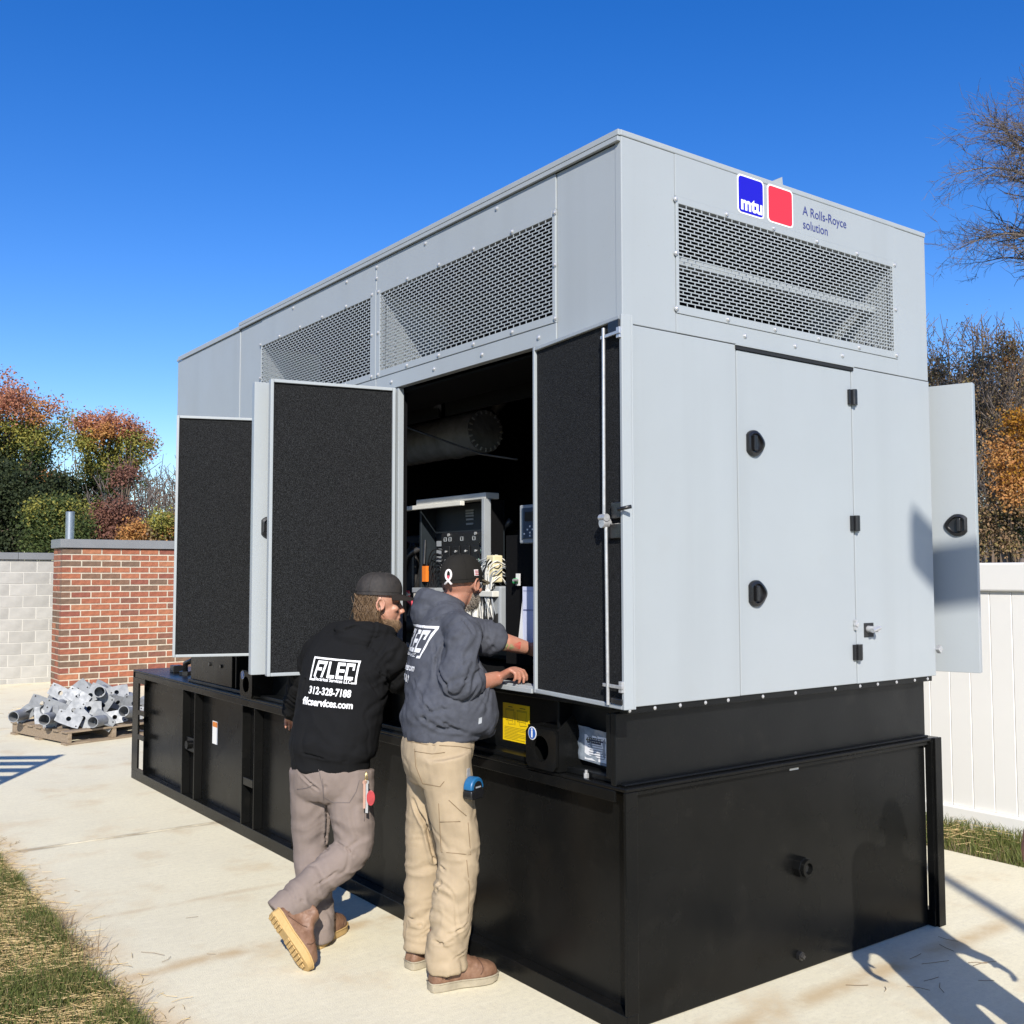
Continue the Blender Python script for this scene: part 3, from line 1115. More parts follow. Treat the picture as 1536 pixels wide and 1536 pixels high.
# control cabinet, open to the viewer
CABG = mat('cabinet_paint', (.30, .32, .335), .45, var=.15, vscale=8)
CABD = mat('cabinet_shaded', (.018, .024, .029), .45, var=.2, vscale=8)  # shade inside the cabinet is put into this dark colour
CABW = mat('cabinet_cream', (.62, .61, .55), .5, var=.1, vscale=8)
cab = MB().box(.60, .62, 1.62, 2.28, 1.58, 2.10).build('control_cabinet', CABD, gen)
MB().box(.50, .60, 1.60, 1.619, 1.58, 2.10).build('cabinet_side', DARKIN, cab, bevel=.002)
MB().box(.55, .599, 1.622, 1.675, 1.56, 1.98).build('wire_duct', CABW, cab, bevel=.003)
MB().box(.50, .60, 2.281, 2.30, 1.58, 2.10).build('cabinet_side', CABD, cab, bevel=.002)
MB().box(.47, .56, 1.585, 2.29, 2.101, 2.135).build('cabinet_top', CABW, cab, bevel=.004)
MB().box(.44, .469, 1.78, 2.62, 2.075, 2.100).build('cabinet_rail', CABW, cab, bevel=.003)
MB().box(.455, .499, 1.575, 1.60, 1.55, 2.10).build('cabinet_flange', CABG, cab, bevel=.002)
# breaker with terminals
br = MB().box(.545, .599, 1.70, 2.14, 1.50, 1.94).build('circuit_breaker', RUBBER, cab, bevel=.01)
b = MB()
for yv in (2.09, 2.04, 1.92, 1.80):
    for (dy, dz, hy, hz) in ((0, .010, .012, .0018), (0, -.010, .012, .0018), (.0115, 0, .0018, .010), (-.0115, 0, .0018, .010)):
        b.box(.541, .5445, yv + dy - hy, yv + dy + hy, 1.90 + dz - hz, 1.90 + dz + hz)
b.build('terminal_marks', CABG, cab)
b = MB()
for yv, zz, hw in ((1.92, 2.06, .04), (1.92, 2.045, .04), (1.92, 2.03, .04), (1.92, 2.01, .035), (1.92, 1.985, .035)):
    b.box(.5955, .5995, yv - hw, yv + hw, zz - .005, zz + .005)
b.build('rating_label', CABG, cab)
for yv in (2.05, 1.78):
    MB().tube([(.5445, yv, 1.925), (.536, yv, 1.925)], .009, 10).build('screw', CHROME, cab)
rw = random.Random(8)
# breaker poles, toggles and terminal screws
for k in range(4):
    MB().box(.536, .5445, 1.735 + k * .10, 1.805 + k * .10, 1.56, 1.86).build('breaker_pole', RUBBER, cab, bevel=.004)
    for zz in (1.60, 1.66, 1.78, 1.83):
        MB().tube([(.5355, 1.77 + k * .10, zz), (.530, 1.77 + k * .10, zz)], .007, 8).build('terminal_screw', CHROME, cab)
MB().box(.515, .5355, 1.86, 1.94, 1.70, 1.735).build('breaker_toggle', CABW, cab, bevel=.004)
for zz in (1.88, 1.835, 1.79):
    MB().box(.585, .5995, 2.19, 2.25, zz - .016, zz + .016).build('relay', CABG, cab, bevel=.002)
WIREW = mat('wire_white', (.68, .66, .6), .5)
WIREG = mat('wire_green', (.35, .55, .40), .5)
for grp, (m_, nn_) in (('white_wires', (WIREW, 16)), ('green_wires', (WIREG, 5)), ('black_wires', (RUBBER, 16))):
    b = MB()
    for k in range(nn_):
        y0 = 1.66 + rw.uniform(0, .06)
        z0 = 1.86 - rw.uniform(0, .28)
        pts = [V((.544, y0 + .05, z0)), V((.525, y0 + .02, z0 + .02)), V((.515, y0 - .03, z0 - .02 - rw.uniform(0, .05))), V((.530, y0 - .03, z0 - .12)), V((.53, y0 - .035, 1.55 - rw.uniform(0, .1)))]
        P_, R_w = smooth_path(pts, [.0034] * 5, 3)
        b.tube(P_, R_w, 6)
    b.build(grp, m_, cab, smooth=True)
b = MB()
for k in range(7):
    y0 = 2.27 - k * .018
    b.tube(smooth_path([V((.544, 2.12, 1.84 - k * .03)), V((.53, y0 - .05, 1.83 - k * .02)), V((.52, y0 - .01, 1.66)), V((.54, y0 - .03, 1.50))], [.004] * 4, 4)[0], .004, 6)
b.build('black_wires', RUBBER, cab, smooth=True)
# wiring trough under the cabinet and loose bundles
MB().box(.46, .60, 2.06, 2.30, 1.45, 1.595).build('wire_trough', CABW, cab, bevel=.003)
MB().box(.455, .6, 2.06, 2.31, 1.597, 1.625).build('trough_lid', CABG, cab, bevel=.002)
for nm_, m_, n_w in (('white_wires', WIREW, 12), ('grey_wires', CABG, 9), ('black_wires', RUBBER, 12)):
    b = MB()
    for k in range(n_w):
        ya = 1.62 - rw.uniform(0, .15)
        zt = 1.64 + rw.uniform(0, .15)
        pts = [V((.47 + rw.uniform(-.02, .03), ya + rw.uniform(-.03, .05), 1.40)), V((.44, ya + rw.uniform(-.02, .02), 1.50 + rw.uniform(0, .05))), V((.43, ya + rw.uniform(-.03, .03), zt - .05)), V((.45, ya + rw.uniform(-.05, .0), zt)), V((.50, ya + rw.uniform(-.03, .03), zt + rw.uniform(-.03, .03))), V((.58, ya, zt - rw.uniform(0, .1)))]
        P_, R_w = smooth_path(pts, [.0034] * len(pts), 4)
        b.tube(P_, R_w, 6)
    b.build(nm_, m_, gen, smooth=True, kind='stuff')
# looms and hoses along the engine
for k in range(9):
    b = MB()
    y0 = .95 + k * .22
    pts = [V((.66, y0, 1.95 + rw.uniform(-.1, .05))), V((.60, y0 + .10, 1.80 + rw.uniform(-.1, .1))), V((.62, y0 + .22, 1.66 + rw.uniform(-.1, .1))), V((.64, y0 + .34, 1.50)), V((.60, y0 + .42, 1.30))]
    P_, R_w = smooth_path(pts, [rw.uniform(.010, .022)] * 5, 4)
    b.tube(P_, R_w, 9)
    b.build('hose', rw.choice((RUBBER, STEEL, STEEL)), gen, smooth=True)
MB().box(.44, .50, 1.47, 1.535, 1.66, 1.80).build('relay_cover', mat('cream_plastic', (.66, .58, .36), .5), gen, bevel=.006)
# alternator cooling hood: pale finned casting
fin = MB().box(.46, .60, 1.44, 1.56, 1.36, 1.64).build('alternator_hood', CABG, gen, bevel=.01)
b = MB()
for k in range(9):
    b.box(.448, .4595, 1.455 + k * .011, 1.460 + k * .011, 1.40, 1.50)
b.build('slot_shade_bars', BLACKM, fin)  # raised black bars paint the dark of the slots
MB().box(.42, .47, 1.45, 1.66, 1.585, 1.615).build('hood_flange', CABW, fin, bevel=.004)
for y in (1.63, 1.70):
    MB().tube([(.44, y, 1.56), (.42, y - .02, 1.34)], .018, 12).build('conduit', CABW, gen, smooth=40)
MB().loft([[V((.50 + x, 2.25 + y, z)) for x, y in ((0, -.02), (0, .02), (.02, .02), (.02, -.02))] for z in (1.66, 1.70, 1.75)]).build('orange_tag', mat('safety_orange', (.75, .19, .02), .5), gen)
MB().tube([(.50, 2.25, 1.76), (.52, 2.27, 1.90)], .009, 8).build('tag_cable', RUBBER, gen)
MB().tube([(.42, 2.30, 1.60), (.40, 2.26, 1.56), (.42, 2.22, 1.52)], .014, 8).build('red_lug', mat('lug_red', (.55, .05, .08), .5), gen, smooth=True)
MB().tube([(.40, 2.28, 1.60), (.36, 2.34, 1.48), (.38, 2.30, 1.30), (.5, 2.2, 1.24)], .028, 10).build('grey_cable', CABG, gen, smooth=True)
# controller
ctl = MB().box(.35, .47, .78, 1.125, 1.85, 2.036).build('controller', CABG, gen, bevel=.006)
MB().box(.343, .3495, .80, 1.10, 1.872, 2.02).build('controller_face', mat('controller_shaded', (.035, .06, .095), .3), ctl, bevel=.002)  # grey face, its bluish shade put into the colour
MB().box(.340, .3425, .86, 1.07, 1.955, 2.0).build('controller_screen', RUBBER, ctl)
b = MB()
for (yy, zz) in ((1.03, 1.93), (1.05, 1.915), (1.01, 1.915), (1.03, 1.90), (1.075, 1.895), (.995, 1.895), (1.03, 1.885)):
    b.box(.3405, .3425, yy - .005, yy + .005, zz - .004, zz + .004)
b.build('controller_keys', STKW, ctl)
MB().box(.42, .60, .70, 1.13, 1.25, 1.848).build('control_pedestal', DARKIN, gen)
b = MB()
for k in range(4):
    b.box(.415, .4195, .93, 1.035, 1.80 - k * .034, 1.828 - k * .034)
b.build('rating_labels', STKW, gen)
MB().box(.452, .46, 1.262, 1.292, 1.645, 1.705).build('switch_plate', STKW, gen)
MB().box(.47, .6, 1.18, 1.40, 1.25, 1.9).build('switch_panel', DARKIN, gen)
sw = MB().tube([(.452, 1.285, 1.668), (.435, 1.285, 1.668)], .014, 14).build('green_button', mat('lamp_green', (.02, .30, .08), .4), gen, smooth=40)
MB().tube([(.44, 1.262, 1.672), (.41, 1.257, 1.672)], .007, 8).build('toggle', CHROME, gen)
# drawing sheets beside the controller, their blue-purple shade put into the paper colour
sh = MB().box(.204, .207, .70, .907, 1.388, 1.645).build('drawing_sheets', mat('shaded_paper', (.55, .58, .72), .7), gen)
MB().add([(.200, .900, 1.386), (.200, .938, 1.386), (.203, .908, 1.58)], [(0, 1, 2)]).build('sunlit_edge', PAPER, sh)  # white triangle paints the sunlit edge of the sheets
b = MB()
for zz in (1.625, 1.54, 1.536):
    b.box(.2025, .2035, .72, .90, zz, zz + .0015)
b.build('sheet_lines', TXT, sh)
# oil hose by the left edge of the tank top, valve and pipe stub
gpart('valve_body', RUBBER, .004, smooth=False).box(.17, .25, 5.60, 5.69, .903, .96).done()
MB().tube([(.20, 5.40, .905), (.20, 5.40, .99), (.22, 5.30, 1.02), (.33, 5.05, 1.05), (.38, 4.95, 1.08)], .022, 12).build('fuel_hose', RUBBER, gen, smooth=True)
MB().tube([(.20, 5.40, .9025), (.20, 5.40, .93)], .05, 8).build('hose_fitting', RUBBER, gen, smooth=40)
MB().tube([(.22, 5.28, 1.00), (.23, 5.26, 1.04)], .034, 6).build('hose_nut', RUBBER, gen, smooth=40)
MB().tube([(.38, 4.94, 1.08), (.40, 4.88, 1.14)], .035, 10).tube([(.36, 4.97, 1.12), (.44, 4.93, 1.12)], .012, 8).build('hose_valve', CHROME, gen, smooth=40)
MB().box(.42, .60, 4.886, 4.9, .99, 1.16).build('outlet_plate', WHITEP, gen)
MB().box(.04, .0995, 4.0, 4.80, .9265, 1.16).build('side_cover', BLACK, gen, bevel=.004)
for y in (4.42, 4.20):
    MB().tube([(.0395, y, 1.06), (.030, y, 1.06)], .013, 12).build('cover_bolt', RUBBER, gen)

# ------------------------------------------------------------------ people
def remeshed(mb, voxel, it=6, fac=.5):
    me = mb.mesh('tmp')
    o = bpy.data.objects.new('tmp', me)
    COL.objects.link(o)
    r = o.modifiers.new('r', 'REMESH')
    r.mode = 'VOXEL'
    r.voxel_size = voxel
    s = o.modifiers.new('s', 'SMOOTH')
    s.factor = fac
    s.iterations = it
    dg = bpy.context.evaluated_depsgraph_get()
    out = bpy.data.meshes.new_from_object(o.evaluated_get(dg))
    bpy.data.objects.remove(o)
    bpy.data.meshes.remove(me)
    return out


def ring_e(c, A, B, a, b, n=24, p=2.3):
    c = V(c)
    out = []
    for i in range(n):
        t = 2 * math.pi * i / n
        ct, st = math.cos(t), math.sin(t)
        x = math.copysign(abs(ct) ** (2 / p), ct)
        y = math.copysign(abs(st) ** (2 / p), st)
        out.append(c + A * (a * x) + B * (b * y))
    return out


def limb(mb, pts, rads, n=18, sub=5):
    P, R_ = smooth_path([V(p) for p in pts], rads, sub)
    mb.tube(P, R_, n)


def hand(mb, wrist, d, pn, side, curl=(.5, .5, .4), spread=.12, size=1., thumb_out=.7):
    """palm + five fingers. d: finger direction, pn: palm normal (palm side), side: thumb side vector"""
    d = V(d).normalized()
    pn = V(pn)
    pn = (pn - d * pn.dot(d)).normalized()
    s = d.cross(pn)
    if s.dot(V(side)) < 0:
        s = -s
    w = V(wrist)
    k = size
    # palm
    rings = []
    for t, a, b in ((0, .026, .019), (.03, .033, .018), (.06, .040, .016), (.085, .041, .013)):
        rings.append(ring_e(w + d * t * k, s, pn, a * k, b * k, 14, 2.8))
    mb.loft(rings)
    for i, (off, ln_) in enumerate(((.030, .076), (.010, .084), (-.011, .078), (-.030, .062))):
        p = w + d * .082 * k + s * off * k
        dirn = (d + s * (off * spread * 14)).normalized()
        pts = [p - d * .02 * k, p]
        r = [.0100 * k, .0098 * k]
        ang = 0
        nrm = pn
        for j, (fr, cu) in enumerate(zip((.45, .31, .24), curl)):
            ang += cu * (1 + .12 * i)
            q = dirn * math.cos(ang) + nrm * math.sin(ang)
            p = p + q * ln_ * fr * k
            pts.append(p)
            r.append((.0092, .0082, .0068)[j] * k)
        mb.tube(pts, r, 10)
        mb.ellipsoid(pts[-1], (r[-1],) * 3, nu=8, nv=6)
    # thumb
    p0 = w + d * .022 * k + s * .026 * k
    t1 = (d * .6 + s * thumb_out + pn * .35).normalized()
    t2 = (d * .85 + s * .2 + pn * .5).normalized()
    mb.tube([p0 - t1 * .01, p0 + t1 * .038 * k, p0 + (t1 * .038 + t2 * .032) * k, p0 + (t1 * .038 + t2 * .056) * k], [.014 * k, .0125 * k, .011 * k, .008 * k], 10)


def head_mesh(mb, H, F, U, neck, k=1.):
    R_ = F.cross(U).normalized()
    ax = (F, R_, U)
    P = lambda f, r, u: H + (F * f + R_ * r + U * u) * k
    mb.ellipsoid(P(-.012, 0, .022), (.098 * k, .076 * k, .100 * k), ax, 20, 14)
    mb.ellipsoid(P(.030, 0, -.040), (.066 * k, .058 * k, .078 * k), ax, 18, 12)
    mb.ellipsoid(P(.058, 0, -.098), (.028 * k, .030 * k, .022 * k), ax, 12, 8)
    mb.ellipsoid(P(.076, 0, .020), (.020 * k, .052 * k, .014 * k), ax, 12, 8)     # brow
    mb.tube([P(.088, 0, .006), P(.104, 0, -.018), P(.116, 0, -.036), P(.098, 0, -.044)], [.008 * k, .009 * k, .0105 * k, .010 * k], 10)
    mb.ellipsoid(P(.092, 0, -.066), (.014 * k, .024 * k, .009 * k), ax, 10, 8)     # lips
    mb.ellipsoid(P(.088, 0, -.079), (.013 * k, .022 * k, .008 * k), ax, 10, 8)
    for s in (-1, 1):
        mb.ellipsoid(P(.070, s * .040, -.026), (.018 * k, .018 * k, .016 * k), ax, 10, 8)   # cheek
        e = P(-.008, s * .077, -.012)
        pts = []
        for j in range(11):
            a = rad(250 - j * 30)
            pts.append(e + F * (.019 * math.cos(a) * k) + U * (.030 * math.sin(a) * k) + R_ * (s * (.010 + .006 * (math.cos(a) < 0))))
        mb.tube(pts, .0055 * k, 7)
        mb.ellipsoid(e + R_ * (s * .002), (.019 * k, .006 * k, .027 * k), ax, 12, 8)
        mb.ellipsoid(e + R_ * (s * .006) - U * .027 * k, (.009 * k, .005 * k, .010 * k), ax, 8, 6)
    limb(mb, [P(-.018, 0, -.035), lerp(P(-.03, 0, -.09), neck, .4), neck], [.058 * k, .056 * k, .068 * k])


def cap(parent, H, F, U, m, brim_m, hgt=.110, a=.108, b=.088, drop=.0, blen=.075, tilt=.0, puff=1.0):
    """ball cap: six-panel crown with rim band, button and curved brim"""
    U2 = (U + F * tilt).normalized()
    F2 = (F - U2 * F.dot(U2)).normalized()
    R_ = F2.cross(U2)
    c = H + U2 * (.030 + drop) - F2 * .010
    rings = []
    for k in range(13):
        t = k / 12
        z = hgt * math.sin(t * math.pi / 2)
        s = math.cos(t * math.pi / 2) ** .72 * puff if k else 1.
        s = max(s, .02)
        ring_ = []
        for j in range(48):
            an = 2 * math.pi * j / 48
            seam = 1 - .010 * max(0, 1 - abs(((an / (math.pi / 3)) % 1) - .5) / .5 * 0 - min(((an / (math.pi / 3)) % 1), 1 - ((an / (math.pi / 3)) % 1)) * 14) * (t < .95)
            f_ = math.cos(an) * a * s * seam
            if math.cos(an) > 0:
                f_ *= 1 + .05 * math.sin(t * math.pi)
            ring_.append(c + F2 * f_ + R_ * (math.sin(an) * b * s * seam) + U2 * z)
        rings.append(ring_)
    inner = [[c + (p - c) * .965 for p in rings[0]]]
    low = [[p - U2 * .012 for p in rings[0]]]
    o = MB().loft([low[0]] + rings, True).build('cap', m, parent, smooth=60)
    # brim
    rr0, rr1, rr2, rr3 = [], [], [], []
    n = 17
    for j in range(n):
        an = rad(-62 + 124 * j / (n - 1))
        base = c + F2 * (math.cos(an) * a * .985) + R_ * (math.sin(an) * b * .985) - U2 * .008
        e = (1 - (abs(j - (n - 1) / 2) / ((n - 1) / 2)) ** 2.6)
        tip = c + F2 * (math.cos(an) * a * .9 + .010 + blen * e) + R_ * (math.sin(an) * b * 1.02) - U2 * (.016 + .020 * math.sin(an) ** 2 + .012 * e)
        rr0.append(base + U2 * .003)
        rr1.append(tip + U2 * .003)
        rr2.append(tip - U2 * .002)
        rr3.append(base - U2 * .003)
    MB().loft([rr0, rr1, rr2, rr3], False, False).build('brim', brim_m, o, smooth=50)
    sm_ = MB()
    for j in range(0, 48, 8):
        sm_.tube([rings[k][j] + (rings[k][j] - c).normalized() * .0006 for k in range(12)], .0014, 5)
    sm_.tube([p_ + (p_ - c).normalized() * .0005 + U2 * .004 for p_ in rings[0]] + [rings[0][0] + U2 * .004], .0012, 5)
    sm_.build('stitching', m, o, smooth=True, kind='stuff')
    MB().ellipsoid(c + U2 * (hgt + .001), (.007, .007, .004), (F2, R_, U2), 10, 6).build('button', m, o, smooth=True)
    return o, (c, F2, R_, U2)


def displace(me, fn):
    """move every vertex along its normal by fn(position, normal)"""
    ns = [v.normal.copy() for v in me.vertices]
    for v, n in zip(me.vertices, ns):
        v.co += n * fn(v.co, n)
    me.update()


def seg_d(p, a, b):
    ab = b - a
    t = max(0., min(1., (p - a).dot(ab) / max(ab.length_squared, 1e-9)))
    return (p - (a + ab * t)).length, t


def band_noise(p, axis, hi, lo, seed):
    u = axis
    a = V((0, 0, 1)) if abs(u.z) < .8 else V((1, 0, 0))
    v = (a - u * a.dot(u)).normalized()
    w_ = u.cross(v)
    q = V((p.dot(u) * hi + seed, p.dot(v) * lo + seed * 1.7, p.dot(w_) * lo - seed))
    q.x += noise.noise(p * 9 + V((seed, 0, 0))) * .9
    n1 = noise.noise(q)
    return (1 - abs(n1) * 2.2)            # ridged: sharp crests


def wrinkler(zones, base=.0015, seed=1.):
    """zones: (A, B, radius, amplitude, axis, hi, lo)"""
    def fn(p, n):
        d = base * noise.noise(p * 22 + V((seed, seed, 0)))
        q = p * 5.5 + V((seed * 3, 0, seed)) + V((noise.noise(p * 8), noise.noise(p * 8 + V((9, 0, 0))), noise.noise(p * 8 + V((0, 9, 0))))) * .5
        q.z *= .75
        n0 = noise.noise(q)
        k0 = noise.noise(p * 3.1 + V((0, seed, 5))) + .25
        if k0 > 0:
            d += min(1, k0 * 2.2) * (-.0050 * math.exp(-(n0 / .085) ** 2) + .0028 * math.exp(-((abs(n0) - .17) / .10) ** 2))
        for a, b, r, amp, axis, hi, lo in zones:
            dist, t = seg_d(p, a, b)
            if dist < r:
                m_ = (1 - (dist / r) ** 2)
                d += 1.55 * amp * m_ * band_noise(p, axis, hi, lo, seed)
        return d
    return fn


def creases(me, lines, flip=False):
    """press folds into a mesh along polylines given as points in the picture (cast onto the near surface)"""
    bv = BVHTree.FromPolygons([v.co[:] for v in me.vertices], [tuple(p.vertices) for p in me.polygons])
    segs = []
    for pts, wd, dp in lines:
        P = []
        for px, py in pts:
            d = (atdepth(px, py, 1) - CAM_POS).normalized()
            h = bv.ray_cast(CAM_POS, d)
            if h[0] is not None:
                P.append(h[0])
        for i in range(len(P) - 1):
            if (P[i] - P[i + 1]).length < .2:
                segs.append((P[i], P[i + 1], wd, dp, i == 0, i == len(P) - 2))

    def fn(p, n):
        best = {}
        d = 0
        for i, (a, b, wd, dp, s0, s1) in enumerate(segs):
            if abs(p.x - a.x) > .2 or abs(p.z - a.z) > .25:
                continue
            dist, t = seg_d(p, a, b)
            if dist < wd * 4:
                taper = 1.
                if s0: taper *= min(1, .25 + t * 1.5)
                if s1: taper *= min(1, .25 + (1 - t) * 1.5)
                v = 1.5 * dp * taper * (-math.exp(-(dist / wd) ** 2) + .55 * math.exp(-((dist - 1.9 * wd) / (1.1 * wd)) ** 2))
                key = round(wd * 1e5) + hash(round(dp * 1e5))
                if abs(v) > abs(best.get(key, 0)):
                    best[key] = v
        return sum(best.values())
    displace(me, fn)
    return me


def boot(parent, heel, d, up_, m, sole_m, length=.30, shaft=.12, top_m=None):
    """work boot; heel: back of the sole on the ground, d: toe direction, up_: boot's own up axis"""
    d = V(d).normalized()
    up_ = V(up_)
    up_ = (up_ - d * up_.dot(d)).normalized()
    s = d.cross(up_)
    h = V(heel)
    P = lambda x, y, z: h + d * x * (length / .30) + s * y + up_ * z

    def outline(k, g=0):
        pts = []
        prof = [(0.0, .020), (.006, .032), (.03, .039), (.08, .037), (.13, .037), (.18, .046), (.22, .051), (.255, .047), (.285, .032), (.30, .012)]
        L = [(x * (1 + g) - g * .1, -w_ * k) for x, w_ in prof]
        R2 = [(x * (1 + g) - g * .1, w_ * k) for x, w_ in reversed(prof)]
        return L + R2
    o1 = outline(1.06, .01)
    sole = MB()
    heelpts = [(x, y) for x, y in o1]
    zb = lambda x: (0.0 if x < .085 else (.010 if x < .13 else .002 + .012 * max(0, (x - .26) / .04) ** 2))
    sole.loft([[P(x, y, zb(x)) for x, y in o1], [P(x, y, zb(x) + .010) for x, y in o1], [P(x, y, .034) for x, y in o1]])
    up1 = MB()
    rings = [[P(x, y, .030) for x, y in outline(1.0)]]
    for z, k, x0, x1 in ((.05, .98, .004, .292), (.066, .93, .008, .285), (.082, .86, .012, .262), (.096, .80, .014, .222), (.115, .80, .014, .175), (.14, .82, .012, .150), (.14 + shaft * .4, .86, .010, .142), (.14 + shaft, .9, .008, .14)):
        rings.append([P(x0 + (x / .30) * (x1 - x0), y * k * (1 if x < .2 else 1), z) for x, y in outline(1.)])
    up1.loft(rings)
    me = remeshed(up1, .006, 4)
    displace(me, lambda p, n: .0018 * noise.noise(p * 34) + .0016 * band_noise(p, d, 60, 12, 3.))
    off = BASE.get(parent.name)
    for v in me.vertices:
        v.co -= off
    b = place('boot', me, m, parent, smooth=True)
    so = sole.build('sole', sole_m, b, bevel=.004, smooth=40)
    wl = [P(x, y * 1.02, .0345) for x, y in o1]
    MB().tube(wl + [wl[0]], .0035, 6).build('welt', sole_m, b, smooth=True)
    # toe cap, quarter and collar seams, and tread blocks under the sole
    sm_ = MB()
    bvv = BVHTree.FromPolygons([(v.co + off)[:] for v in me.vertices], [tuple(p_.vertices) for p_ in me.polygons])

    def seam(line):
        Q = []
        for x, y, z in line:
            c_ = P(x, 0, z * .6 + .02)
            q_ = P(x, y * 3, z + .02)
            h_ = bvv.ray_cast(q_, (c_ - q_).normalized())
            if h_[0] is not None:
                Q.append(h_[0] + h_[1] * .0008)
        if len(Q) > 2:
            sm_.tube(Q, .0017, 5)
    for sg in (-1, 1):
        seam([(.205 + .012 * math.sin(t * 3.14), sg * (.055 - .05 * t), .04 + .05 * t) for t in (0, .15, .3, .45, .6, .75, .9, 1)])
        seam([(.055 + .09 * t, sg * .05, .042 + .012 * math.sin(t * 3) + .06 * t * t) for t in (0, .2, .4, .6, .8, 1)])
        seam([(.045 - .01 * t, sg * .05, .045 + .10 * t) for t in (0, .25, .5, .75, 1)])
    if sm_.v:
        sm_.build('seams', mat('boot_seam', (.07, .032, .018), .8), b, smooth=True, kind='stuff')
    tr_b = MB()
    for xi in range(13):
        x = .016 + xi * .021
        if .085 < x < .125:
            continue
        for yj in (-.026, -.009, .009, .026):
            if x > .25 and abs(yj) > .02:
                continue
            tr_b.obox(P(x, yj, zb(x) - .0016), (d, s, up_), (.0072, .0062, .0022))
    tr_b.build('tread', sole_m, b, kind='stuff')
    # laces
    lc = MB()
    for k in range(4):
        x = .150 + k * .018
        z = .118 - k * .010
        lc.tube([P(x, -.022, z - .006), P(x + .004, 0, z + .004), P(x, .022, z - .006)], .0028, 6)
    lc.build('laces', mat('bootlace', (.12, .07, .03), .8), b, smooth=True, kind='stuff')
    return b


def fabric(name, col, scale=700, var=.18, bump=.35, rough=.9, vs=7, sheen=.0):
    return mat(name, col, rough, var=var, vscale=vs, bump=bump, bscale=scale, spec=.2, sheen=sheen)


SKIN = mat('skin', (.42, .215, .145), .48, var=.22, vscale=16, vcol=(.36, .15, .095), bump=.12, bscale=300, sss=.12)
SKIN2 = mat('skin_pale', (.47, .26, .18), .48, var=.2, vscale=16, vcol=(.43, .19, .125), bump=.12, bscale=300, sss=.12)
BLKHOOD = fabric('black_fleece', (.0062, .0064, .0072), 600, .25)
GRYHOOD = fabric('slate_fleece', (.072, .077, .094), 600, .28, vs=26)
TANPANT = fabric('khaki_canvas', (.40, .312, .205), 900, .2, vs=9)
GRYPANT = fabric('warm_grey_canvas', (.225, .180, .156), 900, .18, vs=8)
LEATHER = mat('brown_boot_leather', (.135, .066, .036), .55, var=.6, vscale=26, vcol=(.225, .125, .075), bump=.5, bscale=90)
SOLEY = mat('crepe_sole', (.50, .33, .13), .7, var=.2, vscale=20, bump=.4, bscale=120)
SOLEG = mat('worn_sole', (.36, .31, .22), .75, var=.3, vscale=20, bump=.4, bscale=120)
CAPB = fabric('cap_black', (.016, .0145, .0125), 900, .2, .25)
CAPM = mat('camo_cap', (.034, .028, .025), .75, var=.7, vscale=34, vcol=(.011, .010, .010), bump=.3, bscale=600)
PRINT = mat('screen_print_white', (.74, .74, .74), .6)


def cloth_obj(name, me, m, parent):
    off = BASE[parent.name]
    for v in me.vertices:
        v.co -= off
    o = place(name, me, m, parent, smooth=True)
    if name not in ('body',):
        sm = o.modifiers.new('settle', 'SMOOTH')
        sm.factor = .4
        sm.iterations = 1
    return o


def back_print(parent_obj, root, me_world, strokes, texts, c, Ux, Uz, N, m=PRINT):
    """lay flat lettering onto a garment: every vertex is cast along -N onto the cloth and lifted 1.5 mm"""
    bv = BVHTree.FromPolygons([v.co[:] for v in me_world.vertices], [tuple(p.vertices) for p in me_world.polygons])

    def drop(u, v):
        o = c + Ux * u + Uz * v + N * .35
        h = bv.ray_cast(o, -N)
        if h[0] is None:
            return c + Ux * u + Uz * v
        return h[0] + N * .0030

    def fine(b2, poly):
        """cut a polygon into small pieces so that it bends with the cloth"""
        bm = bmesh.new()
        vs = [bm.verts.new((x, y, 0)) for x, y in poly]
        bm.faces.new(vs)
        bmesh.ops.triangulate(bm, faces=bm.faces[:])
        for _ in range(4):
            es = [e for e in bm.edges if e.calc_length() > .012]
            if not es:
                break
            bmesh.ops.subdivide_edges(bm, edges=es, cuts=1, use_grid_fill=True)
            bmesh.ops.triangulate(bm, faces=bm.faces[:])
        bm.verts.index_update()
        b2.add([drop(v.co.x, v.co.y) for v in bm.verts], [[v.index for v in f.verts] for f in bm.faces])
        bm.free()
    b2 = MB()
    for poly in strokes:
        fine(b2, poly)
    for body, size, x, y, off, xs in texts:
        cu = bpy.data.curves.new('t', 'FONT')
        cu.body = body
        cu.size = size
        cu.align_x = 'CENTER'
        cu.offset = off
        cu.resolution_u = 3
        o = bpy.data.objects.new('t', cu)
        me = o.to_mesh()
        bm = bmesh.new()
        bm.from_mesh(me)
        bmesh.ops.triangulate(bm, faces=bm.faces[:])
        for _ in range(3):
            es = [e for e in bm.edges if e.calc_length() > .010]
            if not es:
                break
            bmesh.ops.subdivide_edges(bm, edges=es, cuts=1)
            bmesh.ops.triangulate(bm, faces=bm.faces[:])
        bm.verts.index_update()
        b2.add([drop(v.co.x * xs + x, v.co.y + y) for v in bm.verts], [[v.index for v in f.verts] for f in bm.faces])
        bm.free()
        o.to_mesh_clear()
        bpy.data.objects.remove(o)
    off_ = BASE[root.name]
    me = bpy.data.meshes.new('back_print')
    me.from_pydata([v - off_ for v in b2.v], [], b2.f)
    # face outwards
    bm = bmesh.new()
    bm.from_mesh(me)
    for f in bm.faces:
        if f.normal.dot(N) < 0:
            f.normal_flip()
    bm.to_mesh(me)
    bm.free()
    return place('back_print', me, m, parent_obj)


